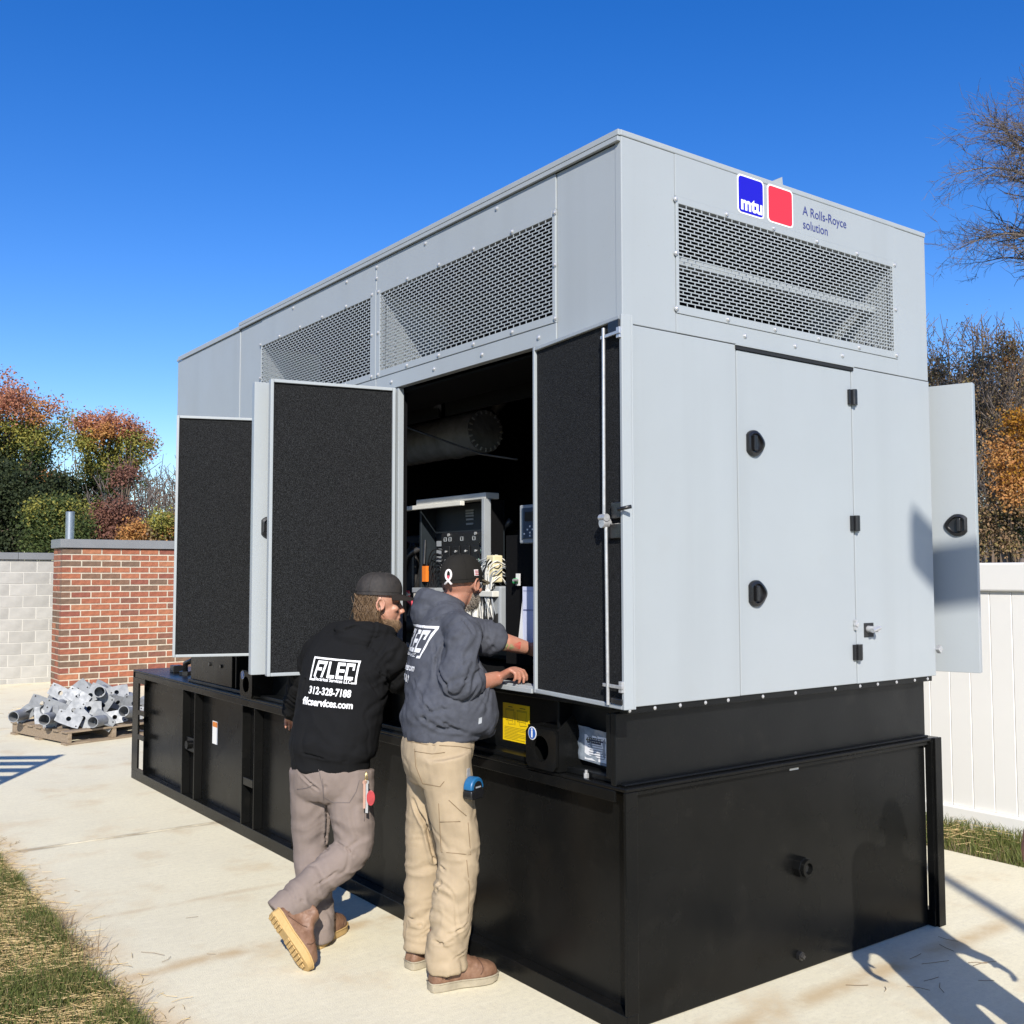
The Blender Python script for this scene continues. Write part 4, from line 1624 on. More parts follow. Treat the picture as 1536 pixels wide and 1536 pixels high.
def logo_strokes(w_, h_):
    """boxed block monogram F-I-L-E-C, origin at its lower left"""
    t = h_ * .13
    out = []
    R4 = lambda x0, x1, y0, y1: out.append([(x0, y0), (x1, y0), (x1, y1), (x0, y1)])
    b = h_ * .075
    R4(0, w_, h_ - b, h_); R4(0, b, 0, h_ - b); R4(w_ - b, w_, 0, h_ - b); R4(b, w_ * .12, 0, b); R4(w_ * .90, w_ - b, 0, b)
    y0, y1 = h_ * .17, h_ * .86
    # F with a raked stem
    out.append([(w_ * .08, y0), (w_ * .125, y0), (w_ * .165, y1), (w_ * .12, y1)])
    R4(w_ * .165, w_ * .30, y1 - t, y1)
    R4(w_ * .15, w_ * .24, (y0 + y1) / 2 - t * .5, (y0 + y1) / 2 + t * .5)
    out.append([(w_ * .24, y0), (w_ * .285, y0), (w_ * .34, y1), (w_ * .295, y1)])       # I
    R4(w_ * .37, w_ * .42, y0, y1); R4(w_ * .42, w_ * .53, y0, y0 + t)                    # L
    R4(w_ * .56, w_ * .61, y0, y1)
    for yy in (y0, (y0 + y1) / 2 - t / 2, y1 - t):
        R4(w_ * .61, w_ * .72, yy, yy + t)                                                # E
    R4(w_ * .75, w_ * .80, y0, y1); R4(w_ * .80, w_ * .92, y1 - t, y1); R4(w_ * .80, w_ * .92, y0, y0 + t); R4(w_ * .88, w_ * .92, y1 - t * 2.2, y1 - t)
    return out

def torso(mb, rows, R_, F, n=28, p=2.4):
    """rows: (centre, half width, depth back, depth front)"""
    rings = []
    m_ = len(rows)
    for i, (c, a, bk, fr) in enumerate(rows):
        t = (rows[min(i + 1, m_ - 1)][0] - rows[max(i - 1, 0)][0]).normalized()
        A = (R_ - t * R_.dot(t)).normalized()
        B = t.cross(A)
        if B.dot(F) < 0:
            B = -B
        ring_ = []
        for k in range(n):
            th = 2 * math.pi * k / n
            ct, st = math.cos(th), math.sin(th)
            x = math.copysign(abs(ct) ** (2 / p), ct)
            y = math.copysign(abs(st) ** (2 / p), st)
            ring_.append(c + A * (a * x) + B * ((fr if y > 0 else bk) * y))
        rings.append(ring_)
    # refine between rows
    out = []
    for i in range(m_ - 1):
        p0, p1, p2, p3 = rings[max(i - 1, 0)], rings[i], rings[i + 1], rings[min(i + 2, m_ - 1)]
        for s in range(4):
            t = s / 4
            out.append([.5 * ((2 * b) + (c - a) * t + (2 * a - 5 * b + 4 * c - d) * t * t + (3 * b - a - 3 * c + d) * t ** 3) for a, b, c, d in zip(p0, p1, p2, p3)])
    out.append(rings[-1])
    mb.loft(out)


AX = lambda px, py, x: onplane(0, x, px, py)
AZ = atdepth

# =================================================================== man in the grey hoodie
FG = V((.955, -.297, 0)).normalized()
RG = V((FG.y, -FG.x, 0))
g = {}
g['hip'] = AX(657, 1118, -.27)
g['hipR'] = g['hip'] + RG * .095 - Z * .02
g['hipL'] = g['hip'] - RG * .095 - Z * .02
g['kneeR'] = AX(688, 1287, -.235)
g['kneeL'] = AX(637, 1283, -.235)
g['ankR'] = V((-.285, .792, .10))
g['ankL'] = V((-.235, 1.052, .10))
g['belly'] = AX(670, 1062, -.215)
g['chest'] = AX(664, 988, -.17)
g['shc'] = AX(664, 935, -.13)
g['neck'] = AX(668, 908, -.10)
g['shR'] = AX(695, 950, -.20)
g['shL'] = g['shc'] - RG * .185 + V((.03, 0, -.03))
g['elR'] = AX(689, 1024, -.265)
g['wrR'] = AX(748, 1017, -.035)
g['elL'] = AX(733, 957, .00)
g['wrL'] = AX(790, 972, .16)
HG = AX(694, 874, -.035)
HFG = V((.945, .31, -.10)).normalized()
HUG = (Z + HFG * .10)
HUG = (HUG - HFG * HUG.dot(HFG)).normalized()

manG = thing('person', (-.28, .92, 0), 'person in grey hoodie, tan work trousers and black cap leaning into the open door', 'person', 'two technicians at the generator')
body = MB()
head_mesh(body, HG, HFG, HUG, g['neck'])
torso(body, [(g['hip'], .15, .10, .10), (g['belly'], .155, .10, .12), (g['chest'], .16, .10, .10), (g['shc'], .15, .075, .07), (g['neck'], .06, .055, .05)], RG, FG)
for s in 'RL':
    limb(body, [g['sh' + s], g['el' + s], g['wr' + s]], [.055, .044, .030])
    limb(body, [g['hip' + s], g['knee' + s], g['ank' + s]], [.085, .058, .042])
    limb(body, [lerp(g['shc'], g['sh' + s], .5), g['sh' + s]], [.06, .058])
hand(body, g['wrR'], (AX(772, 1003, .0) - g['wrR']), (-.1, .2, -1), V((.4, .9, .1)), curl=(.75, .75, .5))
hand(body, g['wrL'], (g['wrL'] - g['elL']), (.3, -.6, -.5), V((0, .4, 1)), curl=(.5, .5, .4))
bme = remeshed(body, .0055, 3, .4)
bodyG = cloth_obj('body', bme, SKIN, manG)

# hoodie
hd = MB()
c0, c1, c2, c3, c4 = g['hip'] + Z * .055, g['belly'], g['chest'], g['shc'], g['neck']
torso(hd, [(c0 - Z * .022 + FG * .01, .162, .148, .165), (c0 + Z * .012 + FG * .01, .165, .152, .172), (c0 + Z * .045 + FG * .015, .188, .168, .225), (c1 + Z * .02, .192, .165, .215), (lerp(c1, c2, .55), .195, .160, .165),
           (c2, .200, .148, .130), (lerp(c2, c3, .6), .195, .125, .105), (c3 + Z * .015, .165, .095, .08), (c4 + Z * .005, .088, .075, .06)], RG, FG)
limb(hd, [lerp(c3, g['shR'], .35), g['shR'], lerp(g['shR'], g['elR'], .5), g['elR'] - FG * .01, lerp(g['elR'], g['wrR'], .34)], [.078, .080, .074, .070, .062])
limb(hd, [lerp(c3, g['shL'], .35), g['shL'], lerp(g['shL'], g['elL'], .5), g['elL'], lerp(g['elL'], g['wrL'], .22)], [.080, .082, .078, .074, .060])
# hood lying on the shoulders
nk = c4
for k in range(9):
    a0 = rad(-120 + 30 * k)
hoodpath = []
for k in range(11):
    a = rad(40 + 28 * k)
    hoodpath.append(nk + FG * (math.cos(a) * .088 - .008) + RG * (math.sin(a) * .098) + Z * (.012 + .018 * -math.cos(a)))
hd.tube(hoodpath, [.020, .030, .038, .044, .048, .050, .048, .044, .038, .030, .020], 12)
hd.ellipsoid(nk - FG * .098 - Z * .035, (.060, .105, .070), (FG, RG, Z))
hd.ellipsoid(nk - FG * .105 + Z * .010, (.040, .085, .040), (FG, RG, Z))
hme = remeshed(hd, .0065, 4, .5)
ua = (g['elR'] - g['shR']).normalized()
fa = (g['wrR'] - g['elR']).normalized()
fl = (g['wrL'] - g['elL']).normalized()
displace(hme, wrinkler([
    (g['elR'] - ua * .12, lerp(g['elR'], g['wrR'], .30), .15, .0095, (fa + ua * .5).normalized(), 34, 7),
    (g['elL'] - fl * .12, lerp(g['elL'], g['wrL'], .2), .14, .0095, fl, 30, 5),
    (c0, c1, .27, .0070, (Z + RG * .5 - FG * .3).normalized(), 17, 4),
    (c1, c2, .25, .0060, (Z * .8 - RG * .6).normalized(), 15, 3),
    (nk - FG * .09, nk, .13, .0030, (Z + FG * .4).normalized(), 26, 5)], .0016, 4.3))
creases(hme, [
    ([(628, 948), (652, 930), (678, 920), (700, 935), (710, 950)], .007, .007),
    ([(632, 918), (655, 908), (680, 906), (700, 918)], .006, .006),
    ([(654, 985), (660, 1010), (668, 1025), (676, 1042)], .007, .010),
    ([(612, 1045), (636, 1078), (660, 1092), (690, 1096)], .008, .008),
    ([(620, 1020), (640, 1062), (668, 1086), (700, 1100)], .007, .007),
    ([(640, 1030), (662, 1062), (690, 1080)], .007, .006),
    ([(684, 1030), (700, 1018), (722, 1004)], .005, .007),
    ([(684, 1016), (704, 1002), (726, 990)], .005, .006),
    ([(690, 1000), (708, 988), (722, 984)], .005, .006),
    ([(650, 960), (655, 990), (652, 1020)], .007, .005),
    ([(716, 948), (722, 965), (734, 985)], .006, .008),
    ([(724, 940), (732, 958), (742, 974)], .005, .006),
    ([(598, 1088), (640, 1104), (690, 1116), (712, 1117)], .0045, .006)])
hme_w = hme.copy()
hoodG = cloth_obj('hoodie', hme, GRYHOOD, manG)
# ribbed cuffs of the pushed-up sleeves
for e, w_, r_ in ((g['elR'], g['wrR'], .060),):
    q = lerp(e, w_, .36)
    MB().loft([ring_e(q + fa * t, *(lambda u: (u, fa.cross(u)))((Z - fa * Z.dot(fa)).normalized()), rr, rr, 20) for t, rr in ((-.02, r_ * 1.06), (0, r_ * 1.05), (.012, r_), (.02, r_ * .9))], False).build('cuff', GRYHOOD, hoodG, smooth=True)
# print on the back
NB = -FG
pc = c2 + Z * .0 - FG * .30 + RG * .0
strokes = [[(x - .14, y + .0) for x, y in poly] for poly in logo_strokes(.28, .135)]
back_print(hoodG, manG, hme_w, strokes, [('Electrical Services LLC', .022, 0, .004, .0004, .95), ('filcservices.com', .042, 0, -.055, .0009, .95), ('312-328-7188', .044, -.02, -.105, .0009, .9)],
           c2 + Z * .015 + RG * .0, RG, Z, NB)
# chest tag on the pocket
back_print(hoodG, manG, hme_w, [[(-.008, -.012), (.008, -.008), (.010, .016), (-.006, .013)]], [], c0 + Z * .062 + FG * .135 + RG * .10, FG, Z, RG, mat('worn_print', (.34, .36, .38), .7))

# trousers
tr = MB()
torso(tr, [(g['hip'] + Z * .055, .158, .138, .145), (g['hip'], .178, .150, .145), (g['hip'] - Z * .09, .180, .140, .125), (g['hip'] - Z * .15, .165, .11, .10)], RG, FG)
limb(tr, [g['hipR'] + RG * .005, lerp(g['hipR'], g['kneeR'], .5), g['kneeR'], lerp(g['kneeR'], g['ankR'], .5), g['ankR'] + V((.004, 0, .03)), g['ankR'] + V((.004, 0, -.022))], [.114, .099, .085, .082, .080, .083])
limb(tr, [g['hipL'], lerp(g['hipL'], g['kneeL'], .5), g['kneeL'], lerp(g['kneeL'], g['ankL'], .5), g['ankL'] + V((0, 0, .03)), g['ankL'] + V((.0, 0, -.018))], [.112, .096, .082, .079, .077, .079])
tme = remeshed(tr, .0065, 4, .5)
displace(tme, wrinkler([
    (g['ankR'] + Z * .0, g['ankR'] + Z * .26, .14, .0075, (Z + RG * .35).normalized(), 19, 5),
    (g['ankL'] + Z * .0, g['ankL'] + Z * .26, .14, .0075, (Z - RG * .3).normalized(), 19, 5),
    (g['kneeR'] - Z * .05, g['kneeR'] + Z * .10, .15, .0050, (Z + FG * .3).normalized(), 20, 4),
    (g['kneeL'] - Z * .05, g['kneeL'] + Z * .10, .15, .0050, (Z - FG * .3).normalized(), 20, 4),
    (g['hip'] - Z * .12, g['hip'] - Z * .02, .22, .0030, (Z + RG * .8).normalized(), 16, 4)], .0016, 9.1))
creases(tme, [
    ([(600, 1170), (620, 1200), (640, 1240), (652, 1290), (655, 1330)], .008, .016),
    ([(652, 1292), (662, 1300), (668, 1306)], .005, .007),
    ([(612, 1385), (632, 1388), (652, 1380)], .005, .009),
    ([(612, 1376), (622, 1380)], .005, .008),
    ([(672, 1402), (690, 1394), (702, 1384)], .005, .009),
    ([(650, 1412), (664, 1415), (680, 1411)], .005, .009),
    ([(680, 1440), (692, 1430), (700, 1424)], .004, .007),
    ([(640, 1344), (655, 1335), (662, 1322)], .006, .008),
    ([(630, 1402), (644, 1394), (650, 1388)], .004, .006),
    ([(698, 1318), (708, 1330)], .005, .006)])
tme_w = tme.copy()
trG = cloth_obj('trousers', tme, TANPANT, manG)


def stitched(parent_obj, root, me_w, name, lines, m, r=.0016):
    """seam stitching and pocket edges laid along picture polylines on the cloth"""
    bv = BVHTree.FromPolygons([v.co[:] for v in me_w.vertices], [tuple(p.vertices) for p in me_w.polygons])
    b2 = MB()
    for pts in lines:
        P = []
        for (xa, ya), (xb, yb) in zip(pts[:-1], pts[1:]):
            for k in range(5):
                h = bv.ray_cast(CAM_POS, (AZ(lerp(xa, xb, k / 5), lerp(ya, yb, k / 5), 1) - CAM_POS).normalized())
                if h[0] is not None:
                    P.append(h[0] + h[1] * r * .5)
        Q = [P[0]] if P else []
        for q in P[1:]:
            if (q - Q[-1]).length < .12:
                Q.append(q)
        if len(Q) > 2:
            b2.tube(Q, r, 5)
    return b2.build(name, m, parent_obj, smooth=True, kind='stuff')


SEAMT = mat('tan_thread', (.20, .14, .075), .9)
SEAMG = mat('grey_thread', (.12, .10, .095), .9)
stitched(trG, manG, tme_w, 'pocket_seams', [
    [(622, 1123), (624, 1150), (634, 1175), (660, 1180), (668, 1170)], [(622, 1127), (648, 1131), (672, 1128)],
    [(658, 1205), (662, 1278), (706, 1282), (701, 1222)], [(660, 1233), (698, 1232)], [(673, 1200), (690, 1216), (702, 1226)],
    [(700, 1290), (704, 1330), (702, 1380)], [(604, 1110), (640, 1117), (690, 1120), (712, 1124)]], SEAMT)
# boots
boot(manG, (-.355, .806, 0), (.975, -.20, 0), Z, LEATHER, SOLEG, .305, .10)
boot(manG, (-.305, 1.058, 0), (.985, .12, 0), Z, LEATHER, SOLEG, .305, .10)
# cap
capG, (cc, cf, crr, cuu) = cap(manG, HG, HFG, HUG, CAPB, mat('cap_brim_olive', (.14, .115, .07), .8), hgt=.112, a=.112, b=.090, drop=-.012, blen=.07, tilt=-.18, puff=1.0)
PATCHW = mat('patch_white', (.72, .66, .64), .7)
PATCHR = mat('patch_red', (.38, .06, .08), .7)


def on_crown(px, py):
    """point and normal on the cap under a picture point"""
    me = capG.data
    bv = BVHTree.FromPolygons([(v.co + BASE[manG.name])[:] for v in me.vertices], [tuple(p.vertices) for p in me.polygons])
    h = bv.ray_cast(CAM_POS, (AZ(px, py, 1) - CAM_POS).normalized())
    return (h[0], h[1]) if h[0] is not None else (HG, -fw)


p, n_ = on_crown(673, 866)
sx_ = n_.cross(Z).normalized()
sz_ = sx_.cross(n_)
if sz_.z < 0: sz_ = -sz_
b = MB()
loop = []
for k in range(15):
    t = k / 14
    a = rad(-62 + 304 * t)
    loop.append(p + n_ * .003 + sx_ * (.013 * math.cos(a)) + sz_ * (.022 * math.sin(a) + .010))
b.tube([p + n_ * .003 + sx_ * -.017 - sz_ * .032] + [loop[0]] + loop[1:-1] + [loop[-1]] + [p + n_ * .003 + sx_ * .017 - sz_ * .032], .0055, 6)
b.build('ribbon_patch', PATCHW, capG, smooth=True)
MB().obox(p + n_ * .003 - sz_ * .004, (sx_, sz_, n_), (.008, .012, .002)).build('ribbon_core', PATCHR, capG)
p, n_ = on_crown(714, 859)
sx_ = n_.cross(Z).normalized()
sz_ = sx_.cross(n_)
MB().obox(p + n_ * .002, (sx_, sz_, n_), (.012, .014, .002)).build('flag_patch', PATCHW, capG)
b = MB()
for k in range(3):
    b.obox(p + n_ * .0045 + sz_ * (-.009 + .008 * k), (sx_, sz_, n_), (.0105, .002, .0008))
b.build('flag_stripes', PATCHR, capG)
# trimmed grey beard along the jaw and cropped hair at the nape
BEARD = mat('grey_beard', (.42, .37, .31), .9, var=.4, vscale=90, vcol=(.13, .10, .07), bump=.8, bscale=300)
rh = random.Random(21)


def hairs(name, pts, m, parent, r=.0011, n=3):
    b2 = MB()
    for P in pts:
        b2.tube(P, [r * (1 - .75 * i / (len(P) - 1)) for i in range(len(P))], n, False)
    return b2.build(name, m, parent, smooth=True, kind='stuff')


hR = HFG.cross(HUG)
bvb = BVHTree.FromPolygons([(v.co + BASE[manG.name])[:] for v in bodyG.data.vertices], [tuple(p_.vertices) for p_ in bodyG.data.polygons])
strands = []
for k in range(800):
    f_, u_ = rh.uniform(.005, .09), rh.uniform(-.125, -.045)
    if u_ > -.05 - (f_ - .01) * .9 + .03: continue
    for s in (1, -1):
        o_ = HG + HFG * f_ + HUG * u_ + hR * s * .2
        h = bvb.ray_cast(o_, -hR * s)
        if h[0] is None: continue
        q = h[0]
        dn = (h[1] * .6 - HUG * .7 + HFG * .25 + V((rh.uniform(-.3, .3), rh.uniform(-.3, .3), 0))).normalized()
        strands.append([q - h[1] * .001, q + h[1] * .004 + dn * .006, q + h[1] * .005 + dn * .014])
hairs('beard', strands, BEARD, manG, .0011)
# sunglasses temple and lens edge
b = MB()
b.tube([HG + hR * .081 + HFG * -.01 + HUG * .012, HG + hR * .080 + HFG * .05 + HUG * .010, HG + hR * .070 + HFG * .085 + HUG * .006], .0032, 6)
b.build('sunglasses', RUBBER, manG, smooth=True)
# tattoo sleeve of colour on the far forearm: shrink-fitted patches
TAT1 = mat('tattoo_green', (.10, .20, .06), .6, var=.6, vscale=60, vcol=(.40, .26, .17))
TAT2 = mat('tattoo_red', (.42, .035, .03), .6, var=.5, vscale=70, vcol=(.40, .15, .10))


def skin_patch(px, py, r, m, name):
    b2 = MB()
    pts = []
    for k in range(14):
        a = 2 * math.pi * k / 14
        rr = r * (1 + .25 * math.sin(3 * a + px))
        h = bvb.ray_cast(CAM_POS, (AZ(px + rr * math.cos(a), py + rr * math.sin(a), 1) - CAM_POS).normalized())
        if h[0] is not None:
            pts.append(h[0] + h[1] * .0012)
    h = bvb.ray_cast(CAM_POS, (AZ(px, py, 1) - CAM_POS).normalized())
    if len(pts) > 5 and h[0] is not None and max((p_ - h[0]).length for p_ in pts) < .06:
        n0 = len(pts)
        b2.add([h[0] + h[1] * .0016] + pts, [(0, 1 + i, 1 + (i + 1) % n0) for i in range(n0)])
        b2.build(name, m, bodyG)


skin_patch(757, 969, 5, TAT1, 'tattoo')
skin_patch(777, 968, 5, TAT2, 'tattoo')
skin_patch(767, 970, 3.5, TAT1, 'tattoo')

# tape measure clipped on the hip pocket
tb = BVHTree.FromPolygons([v.co[:] for v in tme_w.vertices], [tuple(p_.vertices) for p_ in tme_w.polygons])
h = tb.ray_cast(CAM_POS, (AZ(703, 1180, 1) - CAM_POS).normalized())
tp = (h[0] if h[0] is not None else AX(703, 1180, -.3))
tn = (h[1] if h[0] is not None else -fw)
tn = V((tn.x, tn.y, 0)).normalized()
ts_ = tn.cross(Z).normalized()
tpc = tp + tn * .024
tape = thing('tape_measure', tpc - Z * .05, 'round blue and black tape measure clipped to the tan trousers', 'tape measure')
fnT = lambda u, v, w_: tpc + ts_ * u + Z * v + tn * w_
circ = lambda r, a0, a1, n=22: [(r * math.cos(rad(a0 + (a1 - a0) * k / n)), r * math.sin(rad(a0 + (a1 - a0) * k / n))) for k in range(n + 1)]
MB().prism(circ(.044, -10, 190), fnT, -.022, .022).build('case', mat('tape_blue', (.012, .11, .26), .4, var=.2, vscale=30), tape, bevel=.006, smooth=40)
MB().prism([(-.0435, -.008)] + [(-.044, -.03), (-.034, -.046), (.036, -.046), (.046, -.030), (.0435, -.008)], fnT, -.023, .023).build('grip', RUBBER, tape, bevel=.005, smooth=40)
MB().prism(circ(.028, 0, 350), fnT, .0222, .0245).build('face_label', RUBBER, tape, smooth=40)
MB().prism([(-.018, .001), (.018, .001), (.018, .007), (-.018, .007)], fnT, .0247, .0252).build('label_bar', mat('label_silver', (.3, .32, .35), .4), tape)
MB().prism([(-.012, .03), (.012, .03), (.010, .075), (-.010, .075)], fnT, -.026, -.0235).build('belt_clip', CHROME, tape)

# =================================================================== man in the black hoodie
FK = V((.73, .68, 0)).normalized()
RK = V((FK.y, -FK.x, 0))
k_ = {}
k_['hip'] = AZ(497, 1148, 4.82)
k_['hipR'] = k_['hip'] + RK * .095 - Z * .02
k_['hipL'] = k_['hip'] - RK * .090 - Z * .02
k_['kneeR'] = AZ(529, 1272, 4.74)
k_['ankR'] = AZ(432, 1362, 4.58)
k_['kneeL'] = AZ(466, 1262, 4.86)
k_['ankL'] = AZ(477, 1390, 4.76)
k_['belly'] = AZ(506, 1080, 4.86)
k_['chest'] = AZ(519, 1005, 4.93)
k_['shc'] = AZ(533, 966, 4.99)
k_['neck'] = AZ(556, 948, 5.02)
k_['shL'] = AZ(481, 978, 5.05)
k_['elL'] = AZ(455, 1022, 5.16)
k_['wrL'] = AZ(440, 1068, 5.36)
k_['shR'] = AZ(584, 982, 4.93)
k_['elR'] = AZ(600, 1016, 5.02)
k_['wrR'] = AZ(645, 1000, 5.20)
HK = AZ(571, 903, 5.04)
HFK = V((.90, -.40, -.10)).normalized()
HUK = (Z + HFK * .06)
HUK = (HUK - HFK * HUK.dot(HFK)).normalized()
manK = thing('person', (-.45, 1.6, 0), 'person with long hair in black printed hoodie and warm grey trousers, one heel raised', 'person', 'two technicians at the generator')
body = MB()
head_mesh(body, HK, HFK, HUK, k_['neck'])
torso(body, [(k_['hip'], .15, .10, .10), (k_['belly'], .15, .10, .10), (k_['chest'], .16, .10, .10), (k_['shc'], .15, .075, .07), (k_['neck'], .06, .055, .05)], RK, FK)
for s in 'RL':
    limb(body, [k_['sh' + s], k_['el' + s], k_['wr' + s]], [.052, .042, .029])
    limb(body, [k_['hip' + s], k_['knee' + s], k_['ank' + s]], [.082, .056, .040])
    limb(body, [lerp(k_['shc'], k_['sh' + s], .5), k_['sh' + s]], [.06, .055])
    hand(body, k_['wr' + s], k_['wr' + s] - k_['el' + s] + V((.05, .05, .04)), (0, 0, -1), V((1, -1, 0)) if s == 'L' else V((0, 1, .2)), curl=(.35, .4, .3))
bodyK = cloth_obj('body', remeshed(body, .0055, 3, .4), SKIN2, manK)
hd = MB()
h0, h1, h2, h3, h4 = k_['hip'] + Z * .0, k_['belly'], k_['chest'], k_['shc'], k_['neck']
torso(hd, [(h0 - Z * .012, .178, .138, .14), (h0 + Z * .03, .182, .142, .145), (h0 + Z * .065, .200, .158, .16), (lerp(h0, h1, .6), .203, .16, .16), (lerp(h1, h2, .35), .205, .155, .15),
           (h2, .212, .145, .13), (lerp(h2, h3, .6), .205, .125, .10), (h3, .175, .095, .08), (h4 - Z * .005, .088, .072, .06)], RK, FK)
limb(hd, [lerp(h3, k_['shL'], .4), k_['shL'], lerp(k_['shL'], k_['elL'], .5), k_['elL'], lerp(k_['elL'], k_['wrL'], .6), k_['wrL']], [.085, .088, .082, .072, .062, .052])
limb(hd, [lerp(h3, k_['shR'], .4), k_['shR'], lerp(k_['shR'], k_['elR'], .5), k_['elR'], lerp(k_['elR'], k_['wrR'], .6), k_['wrR']], [.085, .088, .084, .074, .062, .052])
nk = h4
hoodpath = []
for k in range(11):
    a = rad(40 + 28 * k)
    hoodpath.append(nk + FK * (math.cos(a) * .090 - .012) + RK * (math.sin(a) * .098) + Z * (-.008 + .016 * -math.cos(a)))
hd.tube(hoodpath, [.020, .028, .036, .042, .046, .048, .046, .042, .036, .028, .020], 12)
hd.ellipsoid(nk - FK * .115 - RK * .045 - Z * .030, (.062, .105, .062), (FK, RK, Z))
hd.ellipsoid(nk - FK * .105 - RK * .075 + Z * .018, (.050, .072, .040), (FK, RK, Z))
kme = remeshed(hd, .0065, 4, .5)
kl = (k_['wrL'] - k_['elL']).normalized()
displace(kme, wrinkler([
    (k_['elL'] - kl * .08, k_['wrL'], .12, .0075, kl, 32, 6),
    (h0, h1, .27, .0075, (Z + RK * .6).normalized(), 15, 4),
    (k_['shR'], k_['elR'], .15, .0065, (k_['elR'] - k_['shR'] + RK * .1).normalized(), 26, 5),
    (lerp(h1, h2, .5) + RK * .16, h2 + RK * .14, .16, .0060, (Z - RK * .8).normalized(), 20, 4),
    (nk - FK * .1, nk, .13, .0035, (Z + RK * .3).normalized(), 30, 6)], .0016, 2.2))
creases(kme, [
    ([(498, 948), (520, 944), (545, 936)], .006, .009),
    ([(500, 934), (522, 928), (548, 926)], .005, .007),
    ([(560, 1000), (575, 1015), (588, 1028)], .006, .008),
    ([(548, 1010), (566, 1040), (580, 1062)], .007, .008),
    ([(452, 985), (458, 1020), (450, 1060)], .007, .008),
    ([(440, 1126), (480, 1136), (520, 1142), (556, 1146)], .0045, .006)])
kme_w = kme.copy()
hoodK = cloth_obj('hoodie', kme, BLKHOOD, manK)
strokes = [[(x - .115, y + .0) for x, y in poly] for poly in logo_strokes(.23, .105)]
tilt_ = -.075
UxK = (RK + Z * tilt_ - FK * .03).normalized()
UzK = (Z - UxK * Z.dot(UxK)).normalized()
pcK = kme_w and AZ(496, 1024, 4.75)
back_print(hoodK, manK, kme_w, strokes, [('Electrical Services LLC', .021, .0, .002, .0005, .95), ('312-328-7188', .046, -.003, -.058, .0013, .80), ('filcservices.com', .045, -.006, -.108, .0013, .86)],
           pcK, UxK, UzK, -FK)
# trousers
tr = MB()
torso(tr, [(k_['hip'] + Z * .05, .155, .125, .125), (k_['hip'] - Z * .02, .176, .140, .13), (k_['hip'] - Z * .10, .178, .128, .115), (k_['hip'] - Z * .15, .16, .10, .10)], RK, FK)
limb(tr, [k_['hipR'], lerp(k_['hipR'], k_['kneeR'], .5), k_['kneeR'], lerp(k_['kneeR'], k_['ankR'], .5), lerp(k_['kneeR'], k_['ankR'], .88), k_['ankR'] + (k_['ankR'] - k_['kneeR']) * .13], [.112, .100, .084, .078, .076, .080])
limb(tr, [k_['hipL'], lerp(k_['hipL'], k_['kneeL'], .5), k_['kneeL'], lerp(k_['kneeL'], k_['ankL'], .5), k_['ankL'], k_['ankL'] - Z * .045], [.110, .098, .080, .076, .074, .076])
tme = remeshed(tr, .0065, 4, .5)
sh_ = (k_['ankR'] - k_['kneeR']).normalized()
displace(tme, wrinkler([
    (k_['ankR'] - sh_ * .16, k_['ankR'], .13, .0075, (sh_ + Z * .3).normalized(), 20, 5),
    (k_['kneeR'] - Z * .04, k_['kneeR'] + Z * .06, .15, .0060, (Z + RK * .5).normalized(), 18, 4),
    (k_['kneeL'] - Z * .10, k_['kneeL'] + Z * .06, .14, .0050, (Z - RK * .3).normalized(), 18, 4),
    (k_['ankL'], k_['ankL'] + Z * .2, .13, .0060, Z, 20, 5),
    (k_['hip'] - Z * .16, k_['hip'] - Z * .05, .22, .0030, (Z - RK * .7).normalized(), 16, 4)], .0016, 6.4))
creases(tme, [
    ([(488, 1180), (490, 1220), (488, 1262), (492, 1275)], .007, .012),
    ([(492, 1268), (505, 1264), (520, 1272), (530, 1284)], .005, .008),
    ([(450, 1160), (466, 1175), (478, 1185)], .005, .007),
    ([(468, 1292), (482, 1282), (490, 1276)], .005, .007),
    ([(470, 1330), (490, 1318), (508, 1306)], .005, .006),
    ([(440, 1345), (456, 1352), (468, 1366)], .004, .007)])
tme_w = tme.copy()
trK = cloth_obj('trousers', tme, GRYPANT, manK)
stitched(trK, manK, tme_w, 'pocket_seams', [
    [(484, 1168), (486, 1196), (500, 1204), (524, 1204), (534, 1188), (540, 1166)], [(446, 1184), (460, 1182), (474, 1176)],
    [(478, 1154), (484, 1180), (488, 1230), (486, 1290)], [(543, 1170), (548, 1200), (546, 1240)]], SEAMG)
# boots: left foot flat, right heel raised with the sole showing
hk = onplane(2, 0, 470, 1424)
tk = onplane(2, 0, 507, 1397)
boot(manK, hk + V((-.0, 0, 0)), tk - hk, Z, LEATHER, SOLEY, .295, .05)
toe = onplane(2, 0.004, 459, 1459)
heel_ = AZ(405, 1371, 4.50)
dR_ = (toe - heel_).normalized()
boot(manK, heel_, dR_, rt * .70 + up * .25 + fw * .62, LEATHER, SOLEY, (toe - heel_).length, .03)
